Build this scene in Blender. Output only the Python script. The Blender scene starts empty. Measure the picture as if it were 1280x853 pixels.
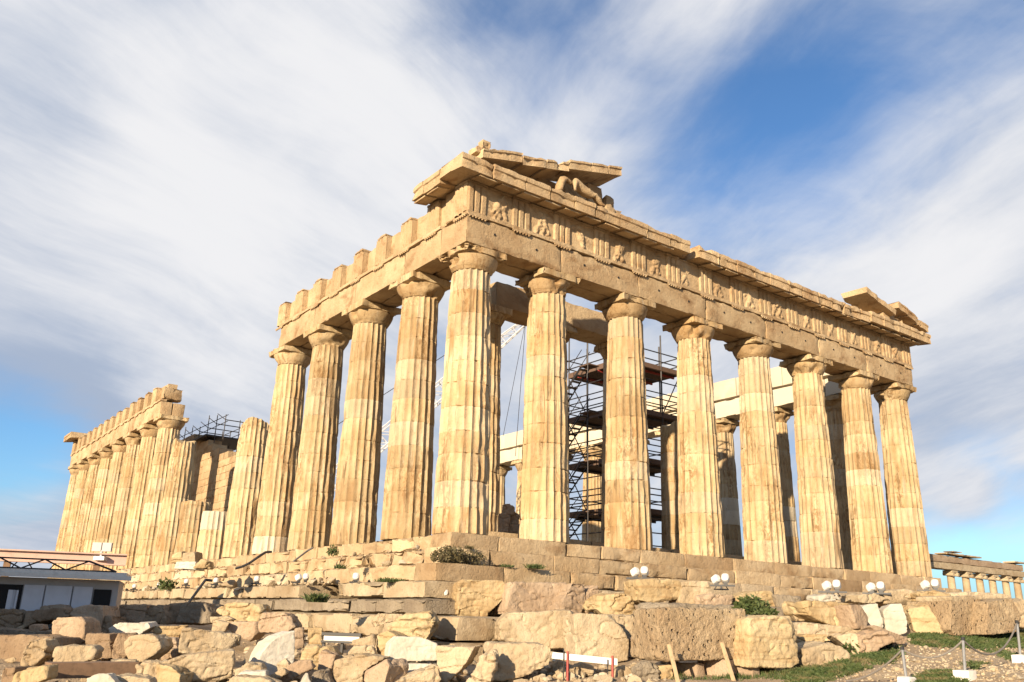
import bpy, bmesh, math, random
import numpy as np
from mathutils import Vector, Matrix
S = bpy.context.scene
C = S.collection
R = math.radians
PI = math.pi
# ------------------------------------------------------------------ camera
CAMC = np.array([-15.6407440, -24.1556325, -2.69589048])
YAW, PIT, ROL, FOC = 0.933445143, 0.312205723, 0.0273736925, 1079.41583
_f = np.array([math.cos(PIT)*math.cos(YAW), math.cos(PIT)*math.sin(YAW), math.sin(PIT)])
_r = np.array([math.sin(YAW), -math.cos(YAW), 0.0]); _u = np.cross(_r, _f)
CR = math.cos(ROL)*_r + math.sin(ROL)*_u
CU = -math.sin(ROL)*_r + math.cos(ROL)*_u
CF = _f
cd = bpy.data.cameras.new('camera'); cam = bpy.data.objects.new('camera', cd); C.objects.link(cam)
cam.matrix_world = Matrix(((CR[0], CU[0], -CF[0], CAMC[0]), (CR[1], CU[1], -CF[1], CAMC[1]), (CR[2], CU[2], -CF[2], CAMC[2]), (0, 0, 0, 1)))
cd.lens = FOC/1280*36; cd.sensor_width = 36; cd.sensor_fit = 'HORIZONTAL'; cd.clip_start = .1; cd.clip_end = 9000
S.camera = cam
# ------------------------------------------------------------------ light
SUN_EL, SUN_AZ = 15.0, 26.0          # azimuth measured from the south flank normal (-X) towards -Y
EXPOSURE = 1.1
sd = Vector((-math.cos(R(SUN_AZ))*math.cos(R(SUN_EL)), -math.sin(R(SUN_AZ))*math.cos(R(SUN_EL)), math.sin(R(SUN_EL))))
sl = bpy.data.lights.new('sun', 'SUN'); so = bpy.data.objects.new('sun', sl); C.objects.link(so)
sl.energy = 5.0; sl.angle = R(.5); sl.color = (1, .81, .57)
so.rotation_euler = (-sd).to_track_quat('-Z', 'Y').to_euler(); so.location = (-30, -30, 40)
S.view_settings.view_transform = 'Standard'; S.view_settings.look = 'None'
S.view_settings.exposure = EXPOSURE; S.view_settings.gamma = 1; S.view_settings.use_curve_mapping = False


def ray(x, y):
    return CF + (x-640)/FOC*CR - (y-426.5)/FOC*CU


def at(x, y, D):                     # photo position + horizontal distance -> point in the place
    d = ray(x, y); return CAMC + d*D/math.hypot(d[0], d[1])


# ------------------------------------------------------------------ world
W = bpy.data.worlds.new('World'); S.world = W; W.use_nodes = True
wt = W.node_tree; wt.nodes.clear(); wn = wt.nodes; wl = wt.links


class NT:                            # tiny node helper
    def __init__(s, t): s.t = t; s.n = t.nodes; s.l = t.links

    def new(s, ty, **kw):
        n = s.n.new(ty)
        for k, v in kw.items(): setattr(n, k, v)
        return n

    def put(s, sock, v):
        if hasattr(v, 'is_output') or isinstance(v, bpy.types.NodeSocket): s.l.new(v, sock)
        else: sock.default_value = v

    def math(s, op, a, b=None, c=None, clamp=False):
        n = s.new('ShaderNodeMath', operation=op, use_clamp=clamp)
        s.put(n.inputs[0], a)
        if b is not None: s.put(n.inputs[1], b)
        if c is not None: s.put(n.inputs[2], c)
        return n.outputs[0]

    def vec(s, op, a, b=None, scale=None):
        n = s.new('ShaderNodeVectorMath', operation=op)
        s.put(n.inputs[0], a)
        if b is not None: s.put(n.inputs[1], b)
        if scale is not None: s.put(n.inputs['Scale'], scale)
        return n.outputs['Value'] if op in ('DOT_PRODUCT', 'LENGTH') else n.outputs[0]

    def noise(s, v, scale, detail=5, rough=.55, dist=0.0):
        n = s.new('ShaderNodeTexNoise'); s.put(n.inputs['Vector'], v)
        n.inputs['Scale'].default_value = scale; n.inputs['Detail'].default_value = detail
        n.inputs['Roughness'].default_value = rough; n.inputs['Distortion'].default_value = dist
        return n.outputs['Fac']

    def map(s, v, scale=(1, 1, 1), rot=(0, 0, 0), loc=(0, 0, 0)):
        n = s.new('ShaderNodeMapping'); s.put(n.inputs['Vector'], v)
        n.inputs['Scale'].default_value = scale; n.inputs['Rotation'].default_value = rot; n.inputs['Location'].default_value = loc
        return n.outputs[0]

    def ss(s, v, a, b, lo=0.0, hi=1.0):
        n = s.new('ShaderNodeMapRange', interpolation_type='SMOOTHSTEP'); s.put(n.inputs['Value'], v)
        for k, q in zip(('From Min', 'From Max', 'To Min', 'To Max'), (a, b, lo, hi)): n.inputs[k].default_value = q
        return n.outputs[0]

    def mix(s, f, a, b, mode='MIX'):
        n = s.new('ShaderNodeMix', data_type='RGBA', blend_type=mode)
        s.put(n.inputs['Factor'], f)
        for k, q in ((6, a), (7, b)):
            if isinstance(q, tuple): n.inputs[k].default_value = (*q[:3], 1)
            else: s.l.new(q, n.inputs[k])
        return n.outputs[2]


w = NT(wt)
tc = w.new('ShaderNodeTexCoord').outputs['Generated']
dirv = w.vec('NORMALIZE', tc)
sep = w.new('ShaderNodeSeparateXYZ'); wl.new(dirv, sep.inputs[0])
zc = w.math('MAXIMUM', sep.outputs['Z'], 0.0)
sky = w.new('ShaderNodeTexSky', sky_type='NISHITA'); sky.sun_disc = False
sky.sun_elevation = R(SUN_EL); sky.sun_rotation = R(270-SUN_AZ); sky.air_density = 1.0; sky.dust_density = .3; sky.ozone_density = 3.0
cp = w.vec('SCALE', dirv, scale=w.math('DIVIDE', 1.0, w.math('ADD', zc, .42)))
cp = w.map(cp, rot=(0, 0, R(-53)))                       # u forward, v left of the view


def blob(x, y, sig, wgt):
    d = Vector(ray(x, y)).normalized()
    dt = w.vec('DOT_PRODUCT', dirv, tuple(d))
    k = 1/(1-math.cos(math.atan(sig/FOC)))               # sig in photo pixels
    return w.math('MULTIPLY', w.math('EXPONENT', w.math('MULTIPLY', w.math('SUBTRACT', dt, 1.0), k)), wgt)


def blobs(lst):
    acc = None
    for b in lst:
        v = blob(*b); acc = v if acc is None else w.math('ADD', acc, v)
    return acc


warp = w.new('ShaderNodeTexNoise'); wl.new(cp, warp.inputs['Vector']); warp.inputs['Scale'].default_value = 1.1; warp.inputs['Detail'].default_value = 3
cpw = w.vec('ADD', cp, w.vec('SCALE', w.vec('SUBTRACT', warp.outputs['Color'], (.5, .5, .5)), scale=.75))
n1 = w.noise(w.map(cpw, scale=(1.1, 1.7, 1), rot=(0, 0, R(28))), 1.15, 6, .56)
n2 = w.noise(w.map(cpw, scale=(1.3, 2.3, 1), rot=(0, 0, R(-30)), loc=(3.1, 1.7, 0)), 1.3, 7, .55)
n3 = w.noise(w.map(cpw, scale=(1.2, 1.2, 1), loc=(9, 4, 0)), 3.0, 7, .58)
cps = w.vec('ADD', cp, w.vec('SCALE', w.vec('SUBTRACT', warp.outputs['Color'], (.5, .5, .5)), scale=.3))
nL = w.noise(w.map(w.map(cps, rot=(0, 0, R(40))), scale=(1.2, 5.5, 1)), 1.5, 8, .6)
nR = w.noise(w.map(w.map(cps, rot=(0, 0, R(-30))), scale=(1.3, 4.2, 1), loc=(4, 2, 0)), 1.7, 8, .6)
sv = w.new('ShaderNodeSeparateXYZ'); wl.new(cp, sv.inputs[0]); side_ = w.ss(sv.outputs['Y'], -.15, .12)
n4 = w.math('ADD', w.math('MULTIPLY', nL, side_), w.math('MULTIPLY', nR, w.math('SUBTRACT', 1.0, side_)))
nn = w.math('ADD', w.math('MULTIPLY', n1, .36), w.math('ADD', w.math('MULTIPLY', n4, .26), w.math('MULTIPLY', n3, .38)))
# where the cloud sheet opens (-) and closes (+)
cov = blobs([(980, 190, 150, -.48), (860, 260, 80, -.22), (640, 15, 130, -.34), (760, 60, 110, -.20), (1060, 60, 120, -.34), (1270, 20, 90, -.30),
             (330, 5, 60, -.20), (1215, 565, 60, -.38), (1150, 725, 60, -.55), (1260, 730, 70, -.6), (1420, 740, 90, -.6), (1600, 740, 110, -.5), (1180, 470, 90, .15), (70, 585, 60, -.55), (10, 535, 70, -.45), (-120, 560, 90, -.5), (60, 640, 60, .15),
             (250, 330, 260, .30), (450, 140, 140, .16), (1130, 380, 110, .16), (740, 190, 80, .10), (1215, 618, 34, .40), (430, 620, 130, -.1)])
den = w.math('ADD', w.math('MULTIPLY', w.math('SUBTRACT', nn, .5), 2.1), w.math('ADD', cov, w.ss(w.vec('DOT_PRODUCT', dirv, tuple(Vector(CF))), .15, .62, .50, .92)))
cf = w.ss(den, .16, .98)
shade = w.math('ADD', w.math('ADD', w.math('MULTIPLY', w.math('SUBTRACT', n4, .5), 1.5), w.math('MULTIPLY', w.math('SUBTRACT', n3, .5), .9)),
               blobs([(260, 330, 200, .55), (480, 170, 130, .35), (40, 60, 150, .02), (60, 500, 110, -.85), (330, 500, 150, -.25), (1120, 360, 130, .42), (680, 150, 120, .25), (250, 20, 90, .1),
                      (90, 150, 80, -.22), (200, 100, 60, .2), (420, 60, 90, .1), (50, 590, 40, .25), (1180, 530, 70, -.35), (1215, 615, 40, .3)]))
ccol = w.mix(w.ss(shade, -.55, .55), (4.2, 5.0, 6.5), (9.1, 9.1, 9.3))
blue = w.mix(1.0, sky.outputs[0], (1.25, 1.6, 1.9), 'MULTIPLY')
low = w.ss(sep.outputs['Z'], .0, .10, 1, 0)
blue = w.mix(w.math('MULTIPLY', low, .75), blue, (2.5, 5.6, 8.0))
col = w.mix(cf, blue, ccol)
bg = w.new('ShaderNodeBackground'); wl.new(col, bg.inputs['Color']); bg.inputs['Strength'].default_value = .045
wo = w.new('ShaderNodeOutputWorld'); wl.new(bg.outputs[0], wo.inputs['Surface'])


# ------------------------------------------------------------------ noise + mesh helpers
def _hash(i, j, k, s):
    h = (i.astype(np.int64)*374761393 + j.astype(np.int64)*668265263 + k.astype(np.int64)*2147483647 + s*1274126177) & 0xffffffff
    h = ((h ^ (h >> 13))*1274126177) & 0xffffffff
    h = ((h ^ (h >> 16))*2246822519) & 0xffffffff
    return ((h ^ (h >> 15)) & 0xffff)/65535.0


def vnoise(P, s=0):
    P = np.asarray(P, float); I = np.floor(P).astype(np.int64); f = P-I; f = f*f*(3-2*f)
    o = 0
    for a in (0, 1):
        for b in (0, 1):
            for c in (0, 1):
                wgt = (f[:, 0] if a else 1-f[:, 0])*(f[:, 1] if b else 1-f[:, 1])*(f[:, 2] if c else 1-f[:, 2])
                o = o + wgt*_hash(I[:, 0]+a, I[:, 1]+b, I[:, 2]+c, s)
    return o


def fbm(P, s=0, oct=4, g=.5):
    o = 0; a = 1; t = 0; P = np.asarray(P, float)
    for i in range(oct):
        o = o + a*vnoise(P*(2.03**i)+i*17.3, s+i); t += a; a *= g
    return o/t


class MB:
    def __init__(s): s.V = []; s.F = []; s.T = []; s.n = 0

    def add(s, V, F, tone=(0, 0, 0)):
        V = np.asarray(V, float)
        T = np.asarray(tone, float)
        if T.ndim == 1: T = np.tile(T, (len(V), 1))
        s.V.append(V); s.T.append(T); b = s.n
        if isinstance(F, np.ndarray): s.F += (F+b).tolist()
        else: s.F += [[i+b for i in f] for f in F]
        s.n += len(V); return s

    def build(s, name, mat, parent=None, loc=(0, 0, 0), sharp=35, smooth=True, tone=True, rot=0):
        V = np.vstack(s.V)
        me = bpy.data.meshes.new(name); me.from_pydata(V.tolist(), [], s.F)
        if smooth:
            me.polygons.foreach_set('use_smooth', [True]*len(me.polygons))
            me.set_sharp_from_angle(angle=R(sharp))
        if tone:
            T = np.vstack(s.T)
            if np.abs(T).max() > 0:
                a = me.attributes.new('tone', 'FLOAT_COLOR', 'POINT')
                a.data.foreach_set('color', np.hstack([T, np.ones((len(T), 1))]).ravel())
        me.materials.append(mat); me.update()
        o = bpy.data.objects.new(name, me); C.objects.link(o)
        if parent is not None: o.parent = parent
        o.location = loc
        if rot: o.rotation_euler = (0, 0, rot)
        return o

    # simple shapes
    def box(s, c, d, rz=0, M=None, tone=(0, 0, 0)):
        h = np.array(d)/2
        V = np.array([[x, y, z] for x in (-1, 1) for y in (-1, 1) for z in (-1, 1)], float)*h
        if M is not None: V = V @ np.array(M.to_3x3()).T
        if rz:
            c_, s_ = math.cos(rz), math.sin(rz); V = V @ np.array([[c_, s_, 0], [-s_, c_, 0], [0, 0, 1]])
        return s.add(V+np.array(c), [[0, 1, 3, 2], [4, 6, 7, 5], [0, 4, 5, 1], [2, 3, 7, 6], [0, 2, 6, 4], [1, 5, 7, 3]], tone)

    def tube(s, a, b, r, n=8, r2=None, caps=True):
        a = Vector(a); b = Vector(b); q = (b-a).to_track_quat('Z', 'Y'); L = (b-a).length; r2 = r if r2 is None else r2
        V = []
        for k, (z, rr) in enumerate(((0, r), (L, r2))):
            for i in range(n):
                t = 2*PI*i/n; V.append(a + q @ Vector((rr*math.cos(t), rr*math.sin(t), z)))
        F = [[i, (i+1) % n, n+(i+1) % n, n+i] for i in range(n)]
        if caps: F += [list(range(n-1, -1, -1)), list(range(n, 2*n))]
        return s.add([tuple(v) for v in V], F)

    def path(s, pts, r, n=6):
        for a, b in zip(pts[:-1], pts[1:]): s.tube(a, b, r, n)
        return s

    def lathe(s, prof, n=24, c=(0, 0, 0), cap=True):
        V = []; F = []
        for (r, z) in prof:
            for i in range(n):
                t = 2*PI*i/n; V.append((c[0]+r*math.cos(t), c[1]+r*math.sin(t), c[2]+z))
        for k in range(len(prof)-1):
            for i in range(n): F.append([k*n+i, k*n+(i+1) % n, (k+1)*n+(i+1) % n, (k+1)*n+i])
        if cap: F += [list(range(n-1, -1, -1)), list(range((len(prof)-1)*n, len(prof)*n))]
        return s.add(V, F)

    # weathered ashlar: centre c, size d; edges rounded and chipped
    def worn(s, c, d, res=.2, wear=.03, seed=0, rz=0, rough=.006, tone=(0, 0, 0), M=None, cap=14):
        d = np.array(d, float); h = d/2
        n = np.clip(np.round(d/res).astype(int), 2, [max(cap, 2)*6]*3)
        ax = []
        for k in range(3):
            t = np.linspace(-h[k], h[k], n[k]+1)
            e = min(.035+wear*.6, h[k]*.3)
            if n[k] > 2: t[1] = -h[k]+e; t[-2] = h[k]-e
            ax.append(t)
        idx = {}; V = []; F = []

        def vid(i, j, k):
            q = (i, j, k)
            if q not in idx: idx[q] = len(V); V.append((ax[0][i], ax[1][j], ax[2][k]))
            return idx[q]
        nx, ny, nz = n
        for i in range(nx):
            for j in range(ny):
                F.append([vid(i, j, 0), vid(i, j+1, 0), vid(i+1, j+1, 0), vid(i+1, j, 0)])
                F.append([vid(i, j, nz), vid(i+1, j, nz), vid(i+1, j+1, nz), vid(i, j+1, nz)])
        for i in range(nx):
            for k in range(nz):
                F.append([vid(i, 0, k), vid(i+1, 0, k), vid(i+1, 0, k+1), vid(i, 0, k+1)])
                F.append([vid(i, ny, k), vid(i, ny, k+1), vid(i+1, ny, k+1), vid(i+1, ny, k)])
        for j in range(ny):
            for k in range(nz):
                F.append([vid(0, j, k), vid(0, j, k+1), vid(0, j+1, k+1), vid(0, j+1, k)])
                F.append([vid(nx, j, k), vid(nx, j+1, k), vid(nx, j+1, k+1), vid(nx, j, k+1)])
        V = np.array(V)
        dist = h-np.abs(V)
        W0 = V+np.array(c)
        e1 = fbm(W0*1.7, seed+3, 3); e2 = fbm(W0*5.1, seed+9, 2)
        chip = wear*(.35+np.clip(e1-.52, 0, 1)*9+np.clip(e2-.55, 0, 1)*4)
        out = V.copy()
        for k in range(3):
            o1, o2 = [q for q in range(3) if q != k]
            near = np.minimum(dist[:, o1], dist[:, o2])
            fall = np.exp(-(near/(wear*1.6+.02))**2)
            on = dist[:, k] < 1e-6
            out[:, k] -= np.sign(V[:, k])*np.where(on, np.minimum(chip*fall, h[k]*.6)+rough*(fbm(W0*3.3, seed+k, 3)-.5)*4, 0)
        if M is not None: out = out @ np.array(M.to_3x3()).T
        if rz:
            c_, s_ = math.cos(rz), math.sin(rz); out = out @ np.array([[c_, s_, 0], [-s_, c_, 0], [0, 0, 1]])
        return s.add(out+np.array(c), F, tone)

    # cross-section (list of (a, z)) swept along an axis with worn outer edges; axis 'x': a is y ; axis 'y': a is x
    def sweep(s, prof, t0, t1, axis='x', res=.25, wear=.03, seed=0, tone=(0, 0, 0), slope=0.0):
        prof = np.array(prof, float); m = len(prof); n = max(3, int(abs(t1-t0)/res)); ts = np.linspace(t0, t1, n+1)
        ts[1] = t0+(t1-t0)*min(.04/abs(t1-t0), .2); ts[-2] = t1-(t1-t0)*min(.04/abs(t1-t0), .2)
        cen = prof.mean(0); V = []
        for i, t in enumerate(ts):
            for (a, z) in prof: V.append((t, a, z+slope*(t-t0)) if axis == 'x' else (a, t, z+slope*(t-t0)))
        V = np.array(V); e = fbm(V*2.6, seed, 3); e2 = fbm(V*6, seed+5, 2)
        ch = wear*(.12+np.clip(e-.58, 0, 1)*9+np.clip(e2-.56, 0, 1)*4)
        cc = np.tile(cen, ((n+1)*m, 1)); A = V[:, [1, 2]] if axis == 'x' else V[:, [0, 2]]
        zoff = slope*((V[:, 0] if axis == 'x' else V[:, 1])-t0)
        dv = np.stack([cc[:, 0]-A[:, 0], cc[:, 1]+zoff-A[:, 1]], 1); dv /= np.linalg.norm(dv, axis=1)[:, None]+1e-9
        ai = 1 if axis == 'x' else 0
        V[:, ai] += dv[:, 0]*ch; V[:, 2] += dv[:, 1]*ch
        ti = 0 if axis == 'x' else 1
        V[:m, ti] += ch[:m]*np.sign(t1-t0); V[-m:, ti] -= ch[-m:]*np.sign(t1-t0)
        F = []
        for i in range(n):
            for k in range(m):
                q = [i*m+k, i*m+(k+1) % m, (i+1)*m+(k+1) % m, (i+1)*m+k]; F.append(q)
        F += [list(range(m-1, -1, -1)), list(range(n*m, n*m+m))]
        s.add(V, F, tone); return s


def fixn(o):                          # consistent outward normals
    bm = bmesh.new(); bm.from_mesh(o.data); bmesh.ops.recalc_face_normals(bm, faces=bm.faces); bm.to_mesh(o.data); bm.free(); return o


def tag(o, label=None, cat=None, group=None, kind=None):
    if label: o['label'] = label
    if cat: o['category'] = cat
    if group: o['group'] = group
    if kind: o['kind'] = kind
    return o


def empty(name, loc, label, cat, group=None, rz=0):
    o = bpy.data.objects.new(name, None); C.objects.link(o); o.location = loc; o.rotation_euler = (0, 0, rz); o.empty_display_size = .3
    return tag(o, label, cat, group)


def link_copy(o, parent, loc=None):
    c = o.copy(); C.objects.link(c); c.parent = parent
    if loc is not None: c.location = loc
    return c


# ------------------------------------------------------------------ materials
def stone(name, light, mid, patina, dark=(.06, .045, .03), pat=.6, speck=.35, crust=.3, bump=.35, scale=1.0, streak=True, layers=0.0, pits=.12):
    light = tuple(q*.82 for q in light); mid = tuple(q*.78 for q in mid); patina = tuple(q*.74 for q in patina)
    m = bpy.data.materials.new(name); m.use_nodes = True; t = m.node_tree; t.nodes.clear(); g = NT(t)
    tc = g.new('ShaderNodeTexCoord').outputs['Object']
    oi = g.new('ShaderNodeObjectInfo')
    v = g.vec('ADD', tc, g.vec('SCALE', (37.0, 23.0, 11.0), scale=oi.outputs['Random']))
    a = g.noise(v, .7*scale, 8, .62, .4)
    c = g.mix(g.ss(a, .36, .64), mid, light)
    vs = g.map(v, scale=(2.6, 2.6, .32) if streak else (1, 1, 1.6))
    b = g.noise(vs, .9*scale, 7, .6, .6)
    c = g.mix(g.math('MULTIPLY', g.ss(b, .50, .68), pat), c, patina)
    b2 = g.noise(g.map(v, loc=(5, 9, 2)), .33*scale, 4, .5)
    c = g.mix(g.math('MULTIPLY', g.ss(b2, .50, .70), pat*.55), c, patina)
    if layers:
        ly = g.noise(g.map(v, scale=(.5, .5, 6)), 1.4, 6, .65)
        c = g.mix(g.math('MULTIPLY', g.ss(ly, .5, .66), layers), c, patina)
    if streak:
        zone = g.ss(g.noise(g.map(v, scale=(1.0, 1.0, .22), loc=(3, 8, 1)), 1.3, 4, .55), .47, .66)
        fl = g.ss(g.noise(g.map(v, scale=(1.6, 1.6, .8), loc=(7, 2, 5)), 4.2, 9, .72, .8), .47, .54)
        c = g.mix(g.math('MULTIPLY', g.math('MULTIPLY', zone, fl), .7), c, tuple(q*.72 for q in patina))
        dsk = g.noise(g.map(v, scale=(5, 5, .35), loc=(1, 4, 9)), 1.6, 8, .65, .4)
        c = g.mix(g.math('MULTIPLY', g.ss(dsk, .56, .68), .75), c, (.10, .06, .032))
        wsk = g.noise(g.map(v, scale=(3, 3, .5), loc=(11, 2, 6)), 1.2, 7, .62, .3)
        c = g.mix(g.math('MULTIPLY', g.ss(wsk, .56, .70), .5), c, (.50, .43, .32))
    at_ = g.new('ShaderNodeAttribute', attribute_name='tone', attribute_type='GEOMETRY')
    sc = g.new('ShaderNodeSeparateColor'); g.l.new(at_.outputs['Color'], sc.inputs[0])
    c = g.mix(g.math('MULTIPLY', sc.outputs[1], .55, clamp=True), c, patina)
    c = g.mix(g.math('MULTIPLY', sc.outputs[2], 1.0, clamp=True), c, (.47, .41, .31))
    dk = g.noise(v, 2.3*scale, 9, .68, .5)
    c = g.mix(g.math('MULTIPLY', g.ss(dk, .60, .72), crust), c, dark)
    sp = g.noise(v, 11*scale, 5, .7)
    c = g.mix(g.math('MULTIPLY', g.ss(sp, .56, .72), speck), c, dark)
    rndm = g.math('ADD', g.math('MULTIPLY', sc.outputs[0], .11), g.math('ADD', g.math('MULTIPLY', oi.outputs['Random'], .16), .92))
    c = g.mix(1.0, c, g_grey(g, rndm), 'MULTIPLY')
    p = g.new('ShaderNodeBsdfPrincipled'); g.l.new(c, p.inputs['Base Color'])
    p.inputs['Roughness'].default_value = .88; p.inputs['Specular IOR Level'].default_value = .2
    hh = g.math('ADD', g.math('MULTIPLY', g.noise(v, 5*scale, 8, .65), .7), g.math('MULTIPLY', g.noise(v, 24*scale, 4, .6), .3))
    vo = g.new('ShaderNodeTexVoronoi'); g.l.new(v, vo.inputs['Vector']); vo.inputs['Scale'].default_value = 7*scale
    pit = g.ss(vo.outputs['Distance'], .0, .28)
    hh = g.math('ADD', hh, g.math('MULTIPLY', pit, pits))
    bp = g.new('ShaderNodeBump'); g.l.new(hh, bp.inputs['Height']); bp.inputs['Strength'].default_value = bump; bp.inputs['Distance'].default_value = .12
    g.l.new(bp.outputs[0], p.inputs['Normal'])
    o = g.new('ShaderNodeOutputMaterial'); g.l.new(p.outputs[0], o.inputs[0])
    return m


def g_grey(g, v):
    n = g.new('ShaderNodeCombineColor')
    for i in range(3): g.l.new(v, n.inputs[i])
    return n.outputs[0]


def plain(name, colr, rough=.6, metal=0, var=.15, scale=6, bump=.1, dark=None):
    m = bpy.data.materials.new(name); m.use_nodes = True; t = m.node_tree; t.nodes.clear(); g = NT(t)
    v = g.new('ShaderNodeTexCoord').outputs['Object']
    n = g.noise(v, scale, 6, .6)
    dk = dark or tuple(q*.55 for q in colr)
    c = g.mix(g.math('MULTIPLY', g.ss(n, .45, .75), var*3, clamp=True), colr, dk)
    p = g.new('ShaderNodeBsdfPrincipled'); g.l.new(c, p.inputs['Base Color']); p.inputs['Roughness'].default_value = rough; p.inputs['Metallic'].default_value = metal
    bp = g.new('ShaderNodeBump'); g.l.new(n, bp.inputs['Height']); bp.inputs['Strength'].default_value = bump; g.l.new(bp.outputs[0], p.inputs['Normal'])
    o = g.new('ShaderNodeOutputMaterial'); g.l.new(p.outputs[0], o.inputs[0]); return m


M = dict(
    marble=stone('aged_marble', (.57, .445, .27), (.49, .355, .19), (.31, .165, .06), pat=.45, crust=.34, speck=.34, bump=.5),
    beam=stone('aged_marble_beam', (.57, .43, .26), (.49, .345, .195), (.27, .145, .06), pat=.6, crust=.42, speck=.45, bump=.75, streak=False),
    step=stone('worn_marble_step', (.56, .43, .27), (.48, .345, .20), (.27, .155, .07), pat=.55, crust=.42, speck=.48, bump=.7, streak=False),
    newm=stone('new_white_marble', (.56, .50, .39), (.50, .43, .31), (.40, .29, .17), pat=.2, crust=.05, speck=.12, bump=.15, streak=False),
    lime=stone('pale_limestone', (.53, .43, .29), (.42, .32, .20), (.30, .195, .10), pat=.42, crust=.36, speck=.5, bump=.6, streak=False),
    yellow=stone('yellow_limestone', (.53, .42, .25), (.44, .32, .17), (.31, .185, .08), pat=.5, crust=.25, speck=.42, bump=.5, streak=False, layers=.6),
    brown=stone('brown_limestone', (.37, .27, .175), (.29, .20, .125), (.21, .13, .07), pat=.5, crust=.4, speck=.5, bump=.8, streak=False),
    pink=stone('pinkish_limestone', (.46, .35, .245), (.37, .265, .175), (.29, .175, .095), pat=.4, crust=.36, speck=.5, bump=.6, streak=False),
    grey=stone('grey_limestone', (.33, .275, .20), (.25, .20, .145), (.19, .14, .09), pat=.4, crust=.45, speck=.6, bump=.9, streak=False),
    white=stone('white_marble_block', (.58, .54, .46), (.50, .45, .36), (.42, .33, .21), pat=.2, crust=.08, speck=.15, bump=.25, streak=False),
    tool=stone('tooled_brown_marble', (.50, .385, .245), (.42, .30, .18), (.29, .17, .08), pat=.4, crust=.3, speck=.5, bump=1.3, streak=False, pits=.6),
    steel=plain('dark_scaffold_steel', (.035, .03, .03), .55, .3, .2, 12),
    plank=plain('scaffold_plank', (.11, .065, .042), .8, 0, .3, 4),
    redpaint=plain('red_paint', (.32, .04, .03), .6),
    cranew=plain('pale_crane_steel', (.55, .55, .56), .5, .2),
    wood=plain('weathered_timber', (.46, .33, .19), .85, 0, .3, 9, .4),
    oldwood=plain('old_brown_timber', (.20, .12, .07), .9, 0, .3, 7, .5),
    lampw=plain('white_lamp_housing', (.52, .51, .49), .45, 0, .08),
    dark=plain('dark_metal', (.03, .03, .032), .5, .4),
    glass=plain('lamp_glass', (.10, .11, .12), .15),
    galv=plain('galvanised_steel', (.34, .34, .34), .4, .7, .2),
    rope=plain('grey_rope', (.17, .15, .13), .9, 0, .2, 40),
    conc=plain('white_concrete', (.62, .58, .52), .9, 0, .15, 8, .3),
    beamp=plain('pink_painted_steel', (.50, .34, .27), .55, .1, .15, 3),
    hutw=plain('grey_hut_wall', (.42, .39, .37), .8, 0, .12, 2),
    hutp=plain('white_wall_panel', (.55, .55, .58), .6, 0, .08, 2),
    void=plain('dark_interior', (.012, .011, .011), .9),
    blk=plain('black_rail_paint', (.02, .018, .018), .5),
)


def foliage(name, a, b, c3=None):
    m = bpy.data.materials.new(name); m.use_nodes = True; t = m.node_tree; t.nodes.clear(); g = NT(t)
    v = g.new('ShaderNodeTexCoord').outputs['Object']
    c = g.mix(g.ss(g.noise(v, 7, 4), .35, .65), a, b)
    if c3: c = g.mix(g.ss(g.noise(v, 1.3, 4), .5, .64), c, c3)
    p = g.new('ShaderNodeBsdfPrincipled'); g.l.new(c, p.inputs['Base Color']); p.inputs['Roughness'].default_value = .7
    tr = g.new('ShaderNodeBsdfTranslucent'); g.l.new(c, tr.inputs['Color'])
    mx = g.new('ShaderNodeMixShader'); mx.inputs[0].default_value = .3; g.l.new(p.outputs[0], mx.inputs[1]); g.l.new(tr.outputs[0], mx.inputs[2])
    o = g.new('ShaderNodeOutputMaterial'); g.l.new(mx.outputs[0], o.inputs[0]); return m


M['leaf'] = foliage('green_leaf', (.05, .08, .02), (.10, .12, .035))
M['dryleaf'] = foliage('dry_green_leaf', (.08, .07, .03), (.14, .11, .05))
M['grass'] = foliage('grass_blade', (.04, .07, .015), (.09, .12, .033), (.17, .14, .06))


def ground_mat():
    m = bpy.data.materials.new('dirt_and_gravel'); m.use_nodes = True; t = m.node_tree; t.nodes.clear(); g = NT(t)
    v = g.new('ShaderNodeTexCoord').outputs['Object']
    a = g.noise(v, .8, 8, .6); b = g.noise(v, 9, 6, .7)
    c = g.mix(g.ss(a, .35, .65), (.25, .175, .10), (.36, .27, .17))
    c = g.mix(g.math('MULTIPLY', g.ss(b, .5, .7), .6), c, (.17, .115, .07))
    vo = g.new('ShaderNodeTexVoronoi'); g.l.new(v, vo.inputs['Vector']); vo.inputs['Scale'].default_value = 14
    c = g.mix(g.math('MULTIPLY', g.ss(vo.outputs['Distance'], .05, .45, 1, 0), .35), c, (.44, .36, .26))
    p = g.new('ShaderNodeBsdfPrincipled'); g.l.new(c, p.inputs['Base Color']); p.inputs['Roughness'].default_value = .95
    hh = g.math('ADD', g.math('MULTIPLY', g.noise(v, 6, 8, .7), .6), g.math('MULTIPLY', g.ss(vo.outputs['Distance'], 0, .5, 1, 0), .4))
    bp = g.new('ShaderNodeBump'); g.l.new(hh, bp.inputs['Height']); bp.inputs['Strength'].default_value = .7; bp.inputs['Distance'].default_value = .1
    g.l.new(bp.outputs[0], p.inputs['Normal'])
    o = g.new('ShaderNodeOutputMaterial'); g.l.new(p.outputs[0], o.inputs[0]); return m


M['ground'] = ground_mat()

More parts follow.
